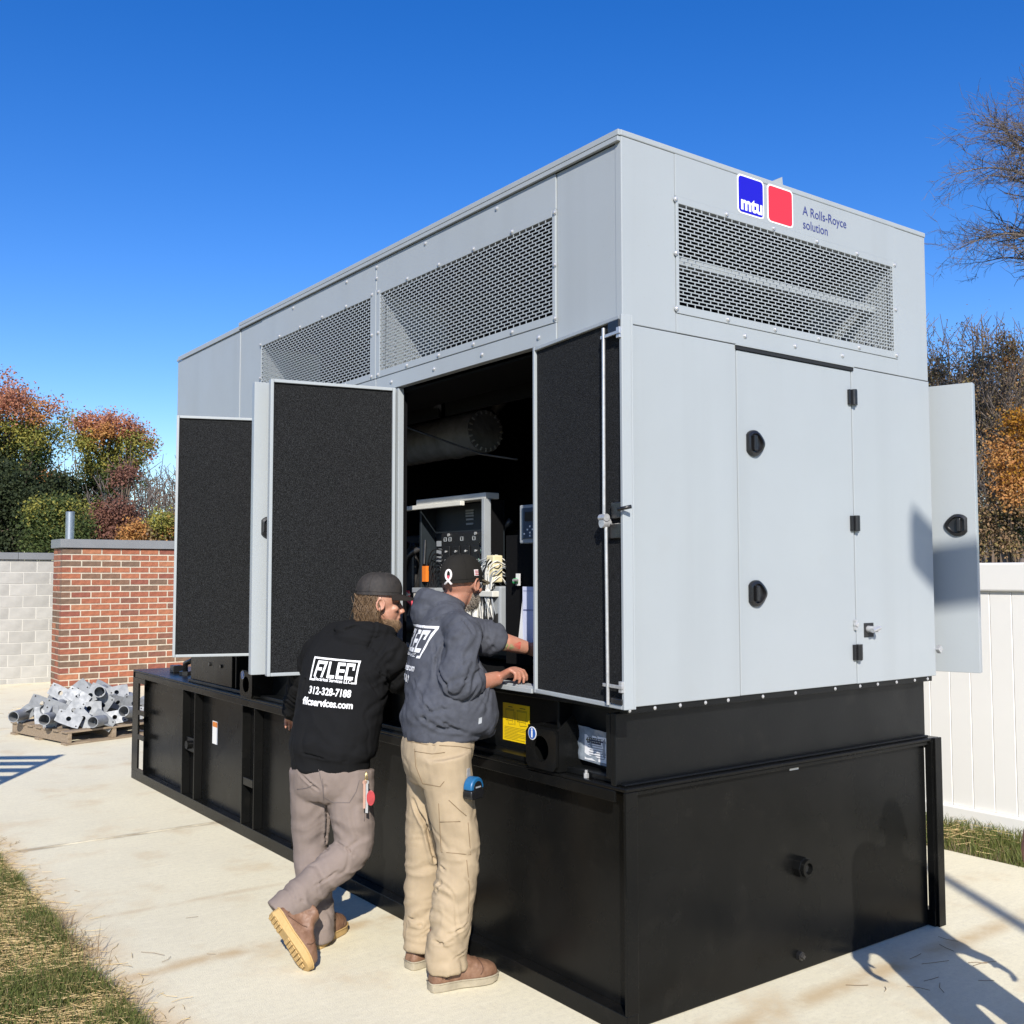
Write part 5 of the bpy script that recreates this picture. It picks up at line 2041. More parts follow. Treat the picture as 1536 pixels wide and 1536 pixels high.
# cap, hair, beard
capK, _ = cap(manK, HK, HFK, HUK, CAPM, fabric('cap_brim_brown', (.022, .018, .016), 900, .2), hgt=.098, a=.112, b=.090, drop=.016, blen=.074, tilt=-.06)
HAIR = mat('brown_hair', (.205, .132, .074), .45, var=.6, vscale=45, vcol=(.085, .05, .026), spec=.5)
kR = HFK.cross(HUK)
bvk = BVHTree.FromPolygons([(v.co + BASE[manK.name])[:] for v in bodyK.data.vertices], [tuple(p_.vertices) for p_ in bodyK.data.polygons])
strands = []
for i in range(3400):
    a = rad(rh.uniform(98, 262))                      # round the back of the skull, from temple to temple
    f_, r_ = math.cos(a), math.sin(a)
    top = HK + HFK * (f_ * .094 - .012) + kR * (r_ * .078) + HUK * rh.uniform(-.02, .035)
    out_ = (HFK * f_ + kR * r_).normalized()
    lift = rh.uniform(.002, .013)
    ln_ = rh.uniform(.12, .22)
    fwd = rh.uniform(.0, .085) * (1 if abs(r_) > .3 else .35)
    wav = rh.gauss(0, .010)
    P = []
    for j in range(6):
        t = j / 5
        P.append(top + out_ * (lift * math.sin(min(1, t * 1.6) * 1.57) - .030 * t * t) - HUK * (ln_ * t) + HFK * (fwd * t * t + wav * math.sin(t * 5 + i)) + kR * (wav * .7 * math.sin(t * 4 + i * 2)))
    strands.append(P)
hairs('hair', strands, HAIR, manK, .0015)
strands = []
for i in range(1400):
    f_, u_ = rh.uniform(.0, .098), rh.uniform(-.135, -.06)
    if u_ > -.078: continue
    for s in (1, -1):
        h = bvk.ray_cast(HK + HFK * f_ + HUK * u_ + kR * s * .2, -kR * s)
        if h[0] is None: continue
        q = h[0]
        dn = (h[1] * .4 - HUK * .8 + HFK * .35 + V((rh.uniform(-.3, .3), rh.uniform(-.3, .3), 0))).normalized()
        strands.append([q - h[1] * .001, q + h[1] * .005 + dn * .012, q + h[1] * .004 + dn * .032])
hairs('beard', strands, mat('brown_beard', (.26, .165, .09), .7, var=.5, vscale=60, vcol=(.13, .075, .04)), manK, .0016)
# keys on a clip with a red tag
kb = BVHTree.FromPolygons([v.co[:] for v in tme_w.vertices], [tuple(p_.vertices) for p_ in tme_w.polygons])
kp = AZ(549, 1172, 4.66)
keys = thing('key_ring', kp - Z * .1, 'steel key clip with a red tag hanging from the belt of the warm grey trousers', 'keys')
b = MB()
b.tube([kp + Z * .045, kp + Z * .02 + rt * .006, kp - Z * .005 + rt * .004, kp + Z * .01 - rt * .004, kp + Z * .045], .003, 6)
b.build('snap_hook', mat('brass', (.55, .42, .20), .35, .9), keys, smooth=True)
for j, (dx, l2) in enumerate(((-.006, .11), (.004, .13))):
    MB().obox(kp + rt * dx - Z * (.01 + l2 / 2), (rt, fw, Z), (.006, .0015, l2 / 2)).tube([kp + rt * dx - Z * .004 - fw * .002, kp + rt * dx - Z * .004 + fw * .002], .010, 12).build('key', CHROME if j else mat('key_pink', (.55, .33, .25), .4, .4), keys)
kq = kp + rt * .022 - Z * .072
MB().prism(circ(1, 0, 345, 20), lambda u, v, w_: kq + rt * (u * .019) + Z * (v * .036 * (1 if v < 0 else .9)) + fw * w_, -.003, .003).build('red_tag', mat('tag_red', (.42, .045, .05), .45, var=.3, vscale=40), keys, bevel=.002)

# ------------------------------------------------------------------ pallet with galvanised post bases
WOOD = mat('weathered_pallet_wood', (.30, .235, .165), .85, var=.4, vscale=8, vcol=(.18, .13, .085), bump=.5, bscale=60, stretch=(1, 8, 8))
pal = thing('pallet', (.32, 8.86, 0), 'weathered wooden pallet under the heap of steel post bases', 'pallet')
pal.rotation_euler = (0, 0, rad(14))
BASE[pal.name] = V((0, 0, 0))
for k in range(7):
    MB().box(-.52, .52, -.60 + k * .182, -.60 + k * .182 + .11, .118, .138).build('deck_board', WOOD, pal, bevel=.003)
for x in (-.50, -.02, .46):
    MB().box(x, x + .04, -.60, .60, .022, .1175).build('stringer', WOOD, pal, bevel=.003)
for k in (-.60, -.05, .49):
    MB().box(-.52, .52, k, k + .11, .0, .0215).build('bottom_board', WOOD, pal, bevel=.003)

GALV2 = mat('dull_galvanised_plate', (.30, .312, .322), .55, .15, .35, 14, vcol=(.19, .20, .212), rvar=.1, bump=.1, bscale=60)


def holed_plate(w_, h_, t, hole, n=20):
    outer, inner = [], []
    for k in range(n):
        a = 2 * math.pi * (k + .5) / n
        c_, s_ = math.cos(a), math.sin(a)
        q = min(w_ / abs(c_) if abs(c_) > 1e-6 else 9, h_ / abs(s_) if abs(s_) > 1e-6 else 9)
        outer.append((c_ * q, s_ * q))
        inner.append((c_ * hole, s_ * hole))
    return [[V((*outer[k % n], 0)), V((*inner[k % n], 0)), V((*inner[k % n], t)), V((*outer[k % n], t))] for k in range(n + 1)]


proto = thing('post_base', (0, 0, 0), 'galvanised steel post base with a holed plate, heaped on the wooden pallet', 'post base', 'post bases heaped on the pallet')
MB().loft(holed_plate(.122, .070, .010, .024), False).build('base_plate', GALV2, proto)
MB().loft([ring_e(V((0, 0, z)), X, Y, r, r, 20, 2) for z, r in ((.0101, .058), (.24, .058), (.24, .051), (.02, .051))], False).build('pipe', GALV2, proto, smooth=40)
MB().add([(.058, -.004, .0102), (.115, -.004, .0102), (.058, -.004, .10), (.058, .004, .0102), (.115, .004, .0102), (.058, .004, .10)], [(0, 1, 2), (5, 4, 3), (0, 3, 4, 1), (1, 4, 5, 2), (2, 5, 3, 0)]).build('gusset', GALV2, proto)
for s_, t_ in ((1, 1), (-1, -1)):
    MB().tube([V((s_ * .096, t_ * .046, -.0012)), V((s_ * .096, t_ * .046, .0112))], .0085, 10).build('hole_shade_disc', BLACKM, proto)  # black discs paint the dark of holes that are not cut
rp = random.Random(17)
RZ = Matrix.Rotation(rad(14), 3, 'Z')
spots = []
for layer, (nx, wd_, zz) in enumerate(((6, 1.02, .222), (5, .86, .335), (4, .64, .445))):
    for row in range(4 - layer):
        for k in range(nx):
            spots.append((-wd_ / 2 + wd_ * (k + .5) / nx + rp.uniform(-.035, .035), -.48 + row * .30 + layer * .12 + rp.uniform(-.04, .04), zz + rp.uniform(-.025, .025)))
for i, (x, y, z) in enumerate(spots):
    o = proto if i == 0 else copy_tree(proto)
    o.location = RZ @ V((x, y, 0)) + V((.32, 8.86, z))
    # plates mostly face the viewer with the pipe lying behind, some turned pipe first
    face = V((-.30 + rp.gauss(0, .22), -.92, .12 + rp.gauss(0, .22))).normalized()
    if rp.random() < .22:
        face = V((.55 + rp.gauss(0, .2), .8, rp.gauss(.0, .12))).normalized()
    qn = (-face).to_track_quat('Z', 'Y')
    o.rotation_mode = 'QUATERNION'
    o.rotation_quaternion = qn @ Euler((0, 0, rp.choice((0, .45, -.5, .8, 1.57, -.9)) + rp.uniform(-.2, .2))).to_quaternion()

# ------------------------------------------------------------------ lawn, straw
def island_mat(name, cols, rough=.8, trans=.0, pos=None):
    m = bpy.data.materials.new(name)
    m.use_nodes = True
    n = m.node_tree
    b = n.nodes['Principled BSDF']
    b.inputs['Roughness'].default_value = rough
    b.inputs['Specular IOR Level'].default_value = .25
    g_ = n.nodes.new('ShaderNodeNewGeometry')
    r = n.nodes.new('ShaderNodeValToRGB')
    el = r.color_ramp.elements
    el[0].color = (*cols[0], 1)
    el[1].color = (*cols[-1], 1)
    for i in range(1, len(cols) - 1):
        e = el.new(i / (len(cols) - 1))
        e.color = (*cols[i], 1)
    n.links.new(g_.outputs['Random Per Island'], r.inputs[0])
    n.links.new(r.outputs[0], b.inputs['Base Color'])
    if trans:
        tb_ = n.nodes.new('ShaderNodeBsdfTranslucent')
        n.links.new(r.outputs[0], tb_.inputs[0])
        mx = n.nodes.new('ShaderNodeMixShader')
        mx.inputs[0].default_value = trans
        out = n.nodes['Material Output']
        n.links.new(b.outputs[0], mx.inputs[1])
        n.links.new(tb_.outputs[0], mx.inputs[2])
        n.links.new(mx.outputs[0], out.inputs[0])
    return m


GRASS = island_mat('grass_blades', [(.07, .10, .02), (.115, .145, .032), (.18, .185, .055), (.085, .12, .026), (.26, .21, .09)], .6, .3)
STRAW = island_mat('straw', [(.40, .29, .12), (.52, .39, .18), (.30, .20, .085), (.58, .44, .22), (.22, .15, .07)], .7)
DRYST = island_mat('dry_stems', [(.16, .11, .06), (.25, .17, .09), (.10, .075, .05)], .8)
rg = random.Random(5)


def blades(name, mats_, pts, kind='stuff', label=None, cat=None):
    pass


def edge_x(y):
    return -1.40 + .055 * noise.noise(V((0, y * 1.9, 3))) + .03 * noise.noise(V((0, y * 7, 1)))


def make_blades(n, region, hgt, wid, lean, dens=None, z0=-.02):
    vs, fs = [], []
    cnt = 0
    tries = 0
    while cnt < n and tries < n * 6:
        tries += 1
        x, y = region()
        if dens and rg.random() > dens(x, y):
            continue
        a = rg.uniform(0, 6.283)
        h = hgt * rg.uniform(.45, 1.25)
        l = h * rg.uniform(*lean)
        dx, dy = math.cos(a), math.sin(a)
        w_ = wid * rg.uniform(.6, 1.3)
        px, py = -dy * w_, dx * w_
        i = len(vs)
        vs += [(x - px, y - py, z0), (x + px, y + py, z0), (x + px * .8 + dx * l * .35, y + py * .8 + dy * l * .35, z0 + h * .62), (x - px * .8 + dx * l * .35, y - py * .8 + dy * l * .35, z0 + h * .62), (x + dx * l, y + dy * l, z0 + h)]
        fs += [(i, i + 1, i + 2, i + 3), (i + 3, i + 2, i + 4)]
        cnt += 1
    return vs, fs


def make_straw(n, region, ln_, wid, zr, dens=None, flat=.25):
    vs, fs = [], []
    cnt = tries = 0
    while cnt < n and tries < n * 6:
        tries += 1
        x, y = region()
        if dens and rg.random() > dens(x, y):
            continue
        a = rg.uniform(0, 6.283)
        l = ln_ * rg.uniform(.4, 1.3)
        z = rg.uniform(*zr)
        t = rg.uniform(-flat, flat)
        d = V((math.cos(a), math.sin(a), t * .6)) * l / 2
        s = V((-math.sin(a), math.cos(a), 0)) * wid
        bend = V((-math.sin(a), math.cos(a), 0)) * l * rg.uniform(-.14, .14)
        c = V((x, y, max(z, .003 + abs(d.z)) if x > -1.40 else z))
        i = len(vs)
        u = V((0, 0, wid))
        for q in (c - d, c + bend, c + d):
            vs += [q - s, q + s, q + u * 1.4]
        for k in (0, 3):
            fs += [(i + k, i + k + 1, i + k + 4, i + k + 3), (i + k + 1, i + k + 2, i + k + 5, i + k + 4), (i + k + 2, i + k, i + k + 3, i + k + 5)]
        cnt += 1
    return vs, fs


def stuff(name, vf, m, label=None, cat=None):
    me = bpy.data.meshes.new(name)
    me.from_pydata(vf[0], [], vf[1])
    o = place(name, me, m)
    o['kind'] = 'stuff'
    if label: o['label'] = label
    if cat: o['category'] = cat
    return o


MB().box(-9, -1.412, -6.2, 15.6, -.084, -.03).build('lawn', SOIL, kind='structure')
MB().box(3.361, 4.3, -6.2, 13.3, -.084, -.03).build('verge', SOIL, kind='structure')


def lawn_pt():
    y = rg.uniform(-.6, 4.7)
    return edge_x(y) - abs(rg.gauss(0, 1)) * .42 + .01, y


gd = lambda x, y: .28 + .95 * max(0, noise.noise(V((x * 2.6, y * 2.6, 0))) + .18)
stuff('grass', make_blades(38000, lawn_pt, .070, .0019, (.2, 1.2), gd), GRASS, 'short green lawn growing along the left edge of the concrete', 'grass')
sd_ = lambda x, y: .35 + .9 * max(0, .25 - noise.noise(V((x * 2.6, y * 2.6, 0))))
stuff('straw', make_straw(19000, lawn_pt, .085, .0013, (-.022, .03), sd_), STRAW, 'yellow straw mulch scattered over the lawn edge', 'straw')


def apron_pt():
    y = rg.uniform(.6, 4.6)
    return edge_x(y) + abs(rg.gauss(0, .085)) - .02, y


stuff('loose_straw', make_straw(420, apron_pt, .075, .0011, (.003, .01), None, .12), STRAW, 'loose straws blown onto the concrete beside the lawn', 'straw')


def weed_pt():
    y = rg.choice((1.75, 1.95, 2.15, 2.45, 1.35))
    return edge_x(y) + rg.gauss(.01, .03), y + rg.gauss(0, .05)


stuff('dry_weeds', make_blades(170, weed_pt, .11, .0011, (.3, 1.5), None, -.005), DRYST, 'dry dead weeds on the edge of the concrete', 'weeds')
stuff('twigs', make_straw(6, lambda: (rg.uniform(-1.15, -.5), rg.uniform(1.1, 2.4)), .10, .0010, (.003, .006), None, .03), DRYST, 'dead twigs lying on the concrete', 'twigs')
stuff('end_twigs', make_straw(12, lambda: (rg.uniform(.9, 1.9), rg.uniform(-.75, -.12)), .11, .0013, (.003, .006), None, .02), DRYST, 'dead twigs lying in front of the black tank', 'twigs')


def verge_pt():
    return 3.345 + .02 * rg.random() + abs(rg.uniform(0, .70)) + .02 * noise.noise(V((0, 0, rg.random()))), rg.uniform(-2.2, 2.4)


stuff('verge_grass', make_blades(15000, verge_pt, .085, .0022, (.2, 1.0), lambda x, y: .4 + .6 * max(0, noise.noise(V((x * 3, y * 3, 5))) + .4)), GRASS, 'green grass strip between the concrete and the white fence', 'grass')
stuff('verge_straw', make_straw(280, lambda: (rg.gauss(3.72, .14), rg.gauss(1.05, .28)), .10, .0014, (.0, .05)), STRAW, 'patch of yellow straw under the white fence', 'straw')
stuff('pile_straw', make_straw(700, lambda: (rg.gauss(.35, .16), rg.gauss(10.6, .3)), .13, .002, (.004, .07)), STRAW, 'small heap of straw behind the pallet', 'straw')

# ------------------------------------------------------------------ trees
BARK = mat('bark', (.115, .088, .066), .9, var=.4, vscale=5, bump=.8, bscale=20)
BARKG = mat('grey_bark', (.19, .155, .135), .9, var=.4, vscale=5, bump=.8, bscale=20)
rt_ = random.Random(77)


BOUND = [None]


def branchy(mb, p, d, ln_, r, depth, spread=.55, up_=.12, kids=(3, 4), taper=.62, minr=.008, tips=None, seg=4):
    if BOUND[0] is not None and depth < 5:
        bc, br_ = BOUND[0]
        e_ = p + V(d).normalized() * ln_ * .5 - bc
        if (e_.x / br_.x) ** 2 + (e_.y / br_.y) ** 2 + (e_.z / br_.z) ** 2 > 1:
            return
    pts, rr = [p], [r]
    q = V(p)
    dd = V(d).normalized()
    for k in range(seg):
        dd = (dd + V((rt_.gauss(0, .12), rt_.gauss(0, .12), rt_.gauss(0, .10) + up_ * .5))).normalized()
        q = q + dd * ln_ / seg
        pts.append(V(q))
        rr.append(max(minr, r * (1 - (1 - taper) * (k + 1) / seg)))
    mb.tube(pts, rr, 7 if r > .06 else (5 if r > .025 else 3), False)
    if depth == 0:
        if tips is not None:
            tips.append((pts[-1], dd))
            tips.append((pts[-2], dd))
        return
    n = rt_.randint(*kids)
    for k in range(n):
        t = rt_.uniform(.35, 1.0) if k else 1.0
        i = min(seg, max(1, int(round(t * seg))))
        a = rt_.uniform(0, 6.283)
        ref = V((0, 0, 1)) if abs(dd.z) < .9 else V((1, 0, 0))
        u = dd.cross(ref).normalized()
        v = dd.cross(u)
        sp = spread * rt_.uniform(.6, 1.3)
        nd = (dd + (u * math.cos(a) + v * math.sin(a)) * sp + V((0, 0, up_))).normalized()
        branchy(mb, pts[i], nd, ln_ * rt_.uniform(.58, .84), max(minr, rr[i] * rt_.uniform(.55, .75)), depth - 1, spread, up_, kids, taper, minr, tips, seg if depth > 2 else 3)


def leaf_cloud(spots, n, size, jitter):
    """leaf-sized bent quads scattered round given spots"""
    vs, fs = [], []
    for k in range(n):
        c, rr = spots[rt_.randrange(len(spots))]
        while True:
            o = V((rt_.uniform(-1, 1), rt_.uniform(-1, 1), rt_.uniform(-1, 1)))
            if o.length <= 1: break
        o = o.normalized() * (o.length ** .55)
        p = c + V((o.x * rr.x, o.y * rr.y, o.z * rr.z)) + V((rt_.gauss(0, jitter), rt_.gauss(0, jitter), rt_.gauss(0, jitter)))
        nrm = (o + V((rt_.gauss(0, .5), rt_.gauss(0, .5), rt_.gauss(0, .5) + .3))).normalized()
        a = V((rt_.gauss(0, 1), rt_.gauss(0, 1), rt_.gauss(0, 1)))
        u = nrm.cross(a).normalized()
        v = nrm.cross(u)
        s = size * rt_.uniform(.55, 1.35)
        i = len(vs)
        vs += [p - u * s * .5, p + v * s * .32 + nrm * s * .08, p + u * s * .5, p - v * s * .32 + nrm * s * .08]
        fs.append((i, i + 1, i + 2, i + 3))
    return vs, fs


def leaf_mesh(name, vf, m, parent):
    off = BASE[parent.name]
    me = bpy.data.meshes.new(name)
    me.from_pydata([v - off for v in vf[0]], [], vf[1])
    o = place(name, me, m, parent)
    o['kind'] = 'stuff'
    return o


def leafy_tree(name, label, px, ptop, Zd, lobes, leaf_cols, n, size, group, trunk_r=.16, trans=.35, splits=None):
    """lobes: (px, py, rx px, ry px) blobs in the picture at depth Zd, given real depth of their own"""
    base = AZ(px, 861, Zd)
    base.z = -.085
    t = thing(name, base, label, 'tree', group)
    sc_ = Zd / 1552.743
    spots_by = {}
    mb = MB()
    top = AZ(px, ptop, Zd)
    hgt = top.z
    trunk = [base, base + V((.1, .1, hgt * .22)), base + V((-.05, .1, hgt * .45)), base + V((.05, 0, hgt * .7))]
    mb.tube(trunk, [trunk_r, trunk_r * .85, trunk_r * .65, trunk_r * .4], 9)
    for (lx, ly, rx, ry, ci) in lobes:
        dz = rt_.uniform(-1, 1) * rx * sc_ * .6
        c = AZ(lx, ly, Zd) + fw * dz
        spots_by.setdefault(ci, [])
        # each lobe breaks into clumps with gaps between
        for k in range(max(5, int(rx * ry / 60))):
            o = V((rt_.gauss(0, .5), rt_.gauss(0, .5), rt_.gauss(0, .5)))
            cc_ = c + V((o.x * rx * sc_, o.y * rx * sc_, o.z * ry * sc_))
            rr = rt_.uniform(.13, .30)
            spots_by[ci].append((cc_, V((rx * sc_ * rr + .10, rx * sc_ * rr + .10, ry * sc_ * rr * .8 + .08))))
        st = trunk[rt_.choice((1, 2, 3))]
        mid = lerp(st, c, .5) + V((0, 0, .15))
        mb.tube([st, mid, c], [trunk_r * .45, trunk_r * .28, .02], 6)
        for k in range(6):
            cc_ = spots_by[ci][-1 - rt_.randrange(min(5, len(spots_by[ci])))][0]
            mb.tube([mid, lerp(mid, cc_, .6) + V((0, 0, .05)), cc_], [.035, .022, .010], 4)
    mb.build('trunk', BARK, t, smooth=True)
    tot = sum(len(s) for s in spots_by.values())
    for ci, sp in spots_by.items():
        m = leaf_cols[ci]
        leaf_mesh('crown', leaf_cloud(sp, int(n * len(sp) / tot), size, .13), m, t)
    return t


L_RED = island_mat('leaves_red', [(.42, .17, .10), (.52, .23, .13), (.34, .13, .09), (.54, .27, .14), (.45, .20, .13)], .7, .35)
L_ORG = island_mat('leaves_orange', [(.50, .235, .075), (.42, .19, .065), (.56, .30, .09), (.36, .175, .07)], .7, .35)
L_YEL = island_mat('leaves_yellow_green', [(.26, .26, .06), (.33, .29, .065), (.17, .20, .05), (.39, .32, .07)], .7, .35)
L_GRN = island_mat('leaves_green', [(.055, .085, .025), (.085, .115, .03), (.04, .06, .02), (.12, .135, .04)], .7, .3)
L_DRK = island_mat('leaves_dark_green', [(.018, .028, .012), (.03, .042, .016), (.045, .058, .022)], .7, .2)
L_MAR = island_mat('leaves_maroon', [(.19, .09, .07), (.25, .12, .08), (.15, .075, .06)], .7, .3)
L_TAN = island_mat('leaves_tan', [(.24, .15, .085), (.30, .19, .10), (.17, .115, .075), (.23, .17, .08), (.26, .20, .07)], .75, .25)
L_GOLD = island_mat('leaves_gold', [(.42, .19, .02), (.50, .26, .03), (.30, .12, .02), (.20, .08, .02)], .7, .4)
LM = {'r': L_RED, 'o': L_ORG, 'y': L_YEL, 'g': L_GRN, 'd': L_DRK, 'm': L_MAR, 't': L_TAN, 'a': L_GOLD}
GL = 'autumn trees beyond the masonry walls'
leafy_tree('maple_tree', 'tall autumn tree at the left edge, rusty top over yellow green leaves', 5, 575, 30,
           [(-10, 600, 42, 26, 'r'), (35, 612, 42, 26, 'r'), (62, 622, 22, 16, 'o'), (5, 640, 55, 28, 'y'), (50, 650, 34, 26, 'y'), (15, 672, 46, 32, 'y'), (55, 690, 22, 22, 'g'), (5, 715, 55, 36, 'g'), (-20, 700, 40, 60, 'd')], LM, 30000, .078, GL, .2)
leafy_tree('sweetgum_tree', 'round autumn tree above the brick wall, orange red crown over green leaves', 165, 612, 33,
           [(150, 632, 34, 16, 'r'), (185, 640, 34, 18, 'r'), (213, 660, 22, 18, 'r'), (120, 640, 18, 14, 'r'), (165, 650, 38, 18, 'o'), (130, 665, 22, 20, 'y'), (195, 672, 26, 22, 'y'), (160, 690, 34, 24, 'y'), (205, 690, 14, 16, 'y'), (140, 715, 26, 26, 'y'), (165, 725, 28, 24, 'g'), (135, 750, 28, 30, 'g'), (120, 785, 26, 34, 'y'), (175, 705, 20, 20, 'g')], LM, 27000, .078, GL, .16)
leafy_tree('holly_tree', 'dense dark evergreen behind the block wall', 25, 700, 26, [(0, 730, 48, 30, 'd'), (35, 745, 42, 34, 'd'), (70, 740, 30, 24, 'd'), (20, 780, 60, 34, 'd'), (75, 785, 34, 30, 'd'), (30, 815, 70, 20, 'd')], LM, 24000, .085, GL, .15, .2)
leafy_tree('young_green_tree', 'bright green bushy tree just behind the end of the brick wall', 85, 735, 24, [(72, 768, 26, 22, 'g'), (92, 782, 26, 26, 'y'), (62, 800, 28, 26, 'g'), (88, 812, 30, 20, 'g'), (55, 770, 16, 18, 'y'), (110, 800, 14, 18, 'g')], LM, 16000, .07, GL, .08)
leafy_tree('small_maple', 'small orange tree between the two tall autumn trees', 66, 695, 36, [(62, 712, 16, 14, 'a'), (74, 718, 10, 8, 'o')], LM, 2200, .085, GL, .06)
leafy_tree('plum_tree', 'dark maroon bushy tree above the middle of the brick wall', 172, 745, 27, [(160, 775, 26, 20, 'm'), (185, 765, 18, 18, 'm'), (175, 795, 36, 22, 'm'), (205, 790, 20, 18, 'm'), (150, 800, 18, 16, 'm'), (182, 720, 14, 22, 'm')], LM, 8500, .075, GL, .08)
leafy_tree('low_oak', 'low orange brown bush along the top of the brick wall', 225, 775, 25, [(212, 796, 22, 12, 'o'), (240, 790, 24, 16, 'y'), (255, 800, 20, 14, 'o'), (228, 806, 36, 10, 't')], LM, 7000, .07, GL, .05)


def bare_tree(name, label, px, Zd, hgt, r, depth, group, cat='tree', spread=.5, kids=(3, 4), lean=(0, 0, 1), leaves=None, m=BARKG, minr=.009, trunk=.22, up_=.12):
    base = AZ(px, 861, Zd)
    base.z = -.085
    t = thing(name, base, label, cat, group)
    mb, tips = MB(), []
    d = V(lean).normalized()
    tr_ = MB()
    th = hgt * trunk
    tr_.tube([base, base + d * th * .5, base + d * th], [r * 1.25, r, r * .9], 10)
    tr_.build('trunk', m, t, smooth=True)
    for k in range(4):
        a = k * 1.57 + rt_.uniform(-.4, .4)
        nd = (d + V((math.cos(a), math.sin(a), .2)) * spread * rt_.uniform(.5, 1.2)).normalized()
        branchy(mb, base + d * th * rt_.uniform(.75, 1), nd, hgt * rt_.uniform(.26, .34), r * .55, depth, spread, up_, kids, .62, minr, tips)
    b = mb.build('branches', m, t, smooth=True)
    b['kind'] = 'stuff'
    if leaves:
        mat_, n, size, rr = leaves
        leaf_mesh('crown', leaf_cloud([(p, V((rr, rr, rr))) for p, _ in tips], n, size, .05), mat_, t)
    return t


GR = 'bare trees beyond the white fence'
def arching_tree(name, label, px, Zd, hgt, r, centre, radii, limbs, group):
    """bare spreading crown: limbs arch from the trunk to points spread through the crown and carry fine twigs"""
    base = AZ(px, 861, Zd)
    base.z = -.085
    t = thing(name, base, label, 'tree', group)
    tp_ = [base + V((0, 0, hgt * f)) + V((rt_.gauss(0, .06), rt_.gauss(0, .06), 0)) for f in (0, .25, .5, .75, 1)]
    tp_[0] = V(base)
    MB().tube(tp_, [r, r * .85, r * .65, r * .4, r * .12], 10).build('trunk', BARKG, t, smooth=True)
    mb = MB()

    def twig(p, d, ln_, rr, depth):
        q, pts = V(p), [V(p)]
        dd = V(d)
        for k in range(3):
            dd = (dd + V((rt_.gauss(0, .16), rt_.gauss(0, .16), rt_.gauss(0, .14)))).normalized()
            q = q + dd * ln_ / 3
            pts.append(V(q))
        mb.tube(pts, [rr, rr * .8, rr * .65, rr * .45], 3, False)
        if depth:
            for k in range(rt_.randint(2, 4)):
                i = rt_.randint(1, 3)
                nd = (dd + V((rt_.gauss(0, .55), rt_.gauss(0, .55), rt_.gauss(.05, .45)))).normalized()
                twig(pts[i], nd, ln_ * rt_.uniform(.5, .8), max(.0055, rr * .62), depth - 1)
    for i in range(limbs):
        while True:
            o = V((rt_.uniform(-1, 1), rt_.uniform(-1, 1), rt_.uniform(-1, 1)))
            if .35 < o.length < 1: break
        T = centre + V((o.x * radii.x, o.y * radii.y, o.z * radii.z))
        lat = V((T.x - base.x, T.y - base.y, 0)).length
        z0 = max(hgt * .25, min(hgt * .95, T.z - lat * rt_.uniform(.15, .7)))
        A = base + V((0, 0, z0))
        mid = lerp(A, T, .45) + V((0, 0, lat * .16)) + V((rt_.gauss(0, .2), rt_.gauss(0, .2), 0))
        P_, R_w = smooth_path([A, mid, lerp(mid, T, .55) + V((0, 0, .06 * lat)), T], [.05 + .012 * lat, .035 + .004 * lat, .022, .010], 5)
        mb.tube(P_, R_w, 6, False)
        for k in range(3, len(P_)):
            dd = (P_[k] - P_[k - 1]).normalized()
            for j in range(1 + (k % 2)):
                nd = (dd + V((rt_.gauss(0, .6), rt_.gauss(0, .6), rt_.gauss(.15, .5)))).normalized()
                twig(P_[k], nd, rt_.uniform(.45, 1.0), max(.008, R_w[k] * .5), 2)
    b = mb.build('branches', BARKG, t, smooth=True)
    b['kind'] = 'stuff'
    return t


arching_tree('bare_oak', 'tall leafless tree rising at the right edge above the fence', 1660, 27, 12.5, .28, AZ(1582, 305, 27), V((3.1, 3.1, 2.9)), 32, GR)
bare_tree('brown_oak', 'leafless brown tree behind the open right hand door', 1460, 31, 6.9, .14, 5, GR, spread=.5, leaves=(L_TAN, 9000, .075, .5), m=BARKG)
bare_tree('tan_tree', 'brown twiggy tree left of the tall bare one, beside the generator corner', 1402, 34, 7.6, .13, 5, GR, spread=.42, leaves=(L_TAN, 7000, .075, .5), m=BARKG)
bare_tree('tan_oak', 'brown twiggy tree with sparse tan leaves at the right edge, behind the golden one', 1522, 29, 7.6, .15, 5, GR, spread=.5, leaves=(L_TAN, 7000, .075, .6), m=BARKG)
bare_tree('grey_thicket_tree', 'grey leafless tree showing between the left door and the autumn trees', 238, 31, 4.6, .10, 4, GL, spread=.6, m=BARKG, kids=(4, 4))
bare_tree('grey_sapling', 'thin grey leafless sapling close to the generator corner', 262, 29, 4.9, .06, 3, GL, spread=.4, m=BARKG, kids=(3, 4))
leafy_tree('golden_beech', 'orange and gold leaved tree low at the right edge behind the fence', 1525, 600, 24, [(1530, 640, 26, 26, 'a'), (1512, 680, 28, 28, 'o'), (1535, 700, 28, 34, 'a'), (1505, 730, 28, 30, 'o'), (1530, 760, 34, 30, 't'), (1495, 775, 22, 30, 't'), (1525, 800, 40, 30, 'd'), (1490, 815, 24, 26, 't')], LM, 11000, .075, GR, .08)

leafy_tree('rust_oak', 'rust brown leaved oak behind the open right hand door, below the bare crown', 1470, 500, 33,
           [(1412, 560, 24, 26, 't'), (1440, 590, 26, 28, 't'), (1478, 545, 26, 26, 't'), (1512, 530, 26, 26, 't'), (1500, 580, 28, 28, 'o'), (1535, 560, 26, 34, 't'), (1475, 620, 30, 30, 't'), (1510, 630, 24, 26, 't'), (1485, 680, 24, 34, 't'), (1490, 750, 24, 34, 't')], LM, 12000, .085, GR, .12)

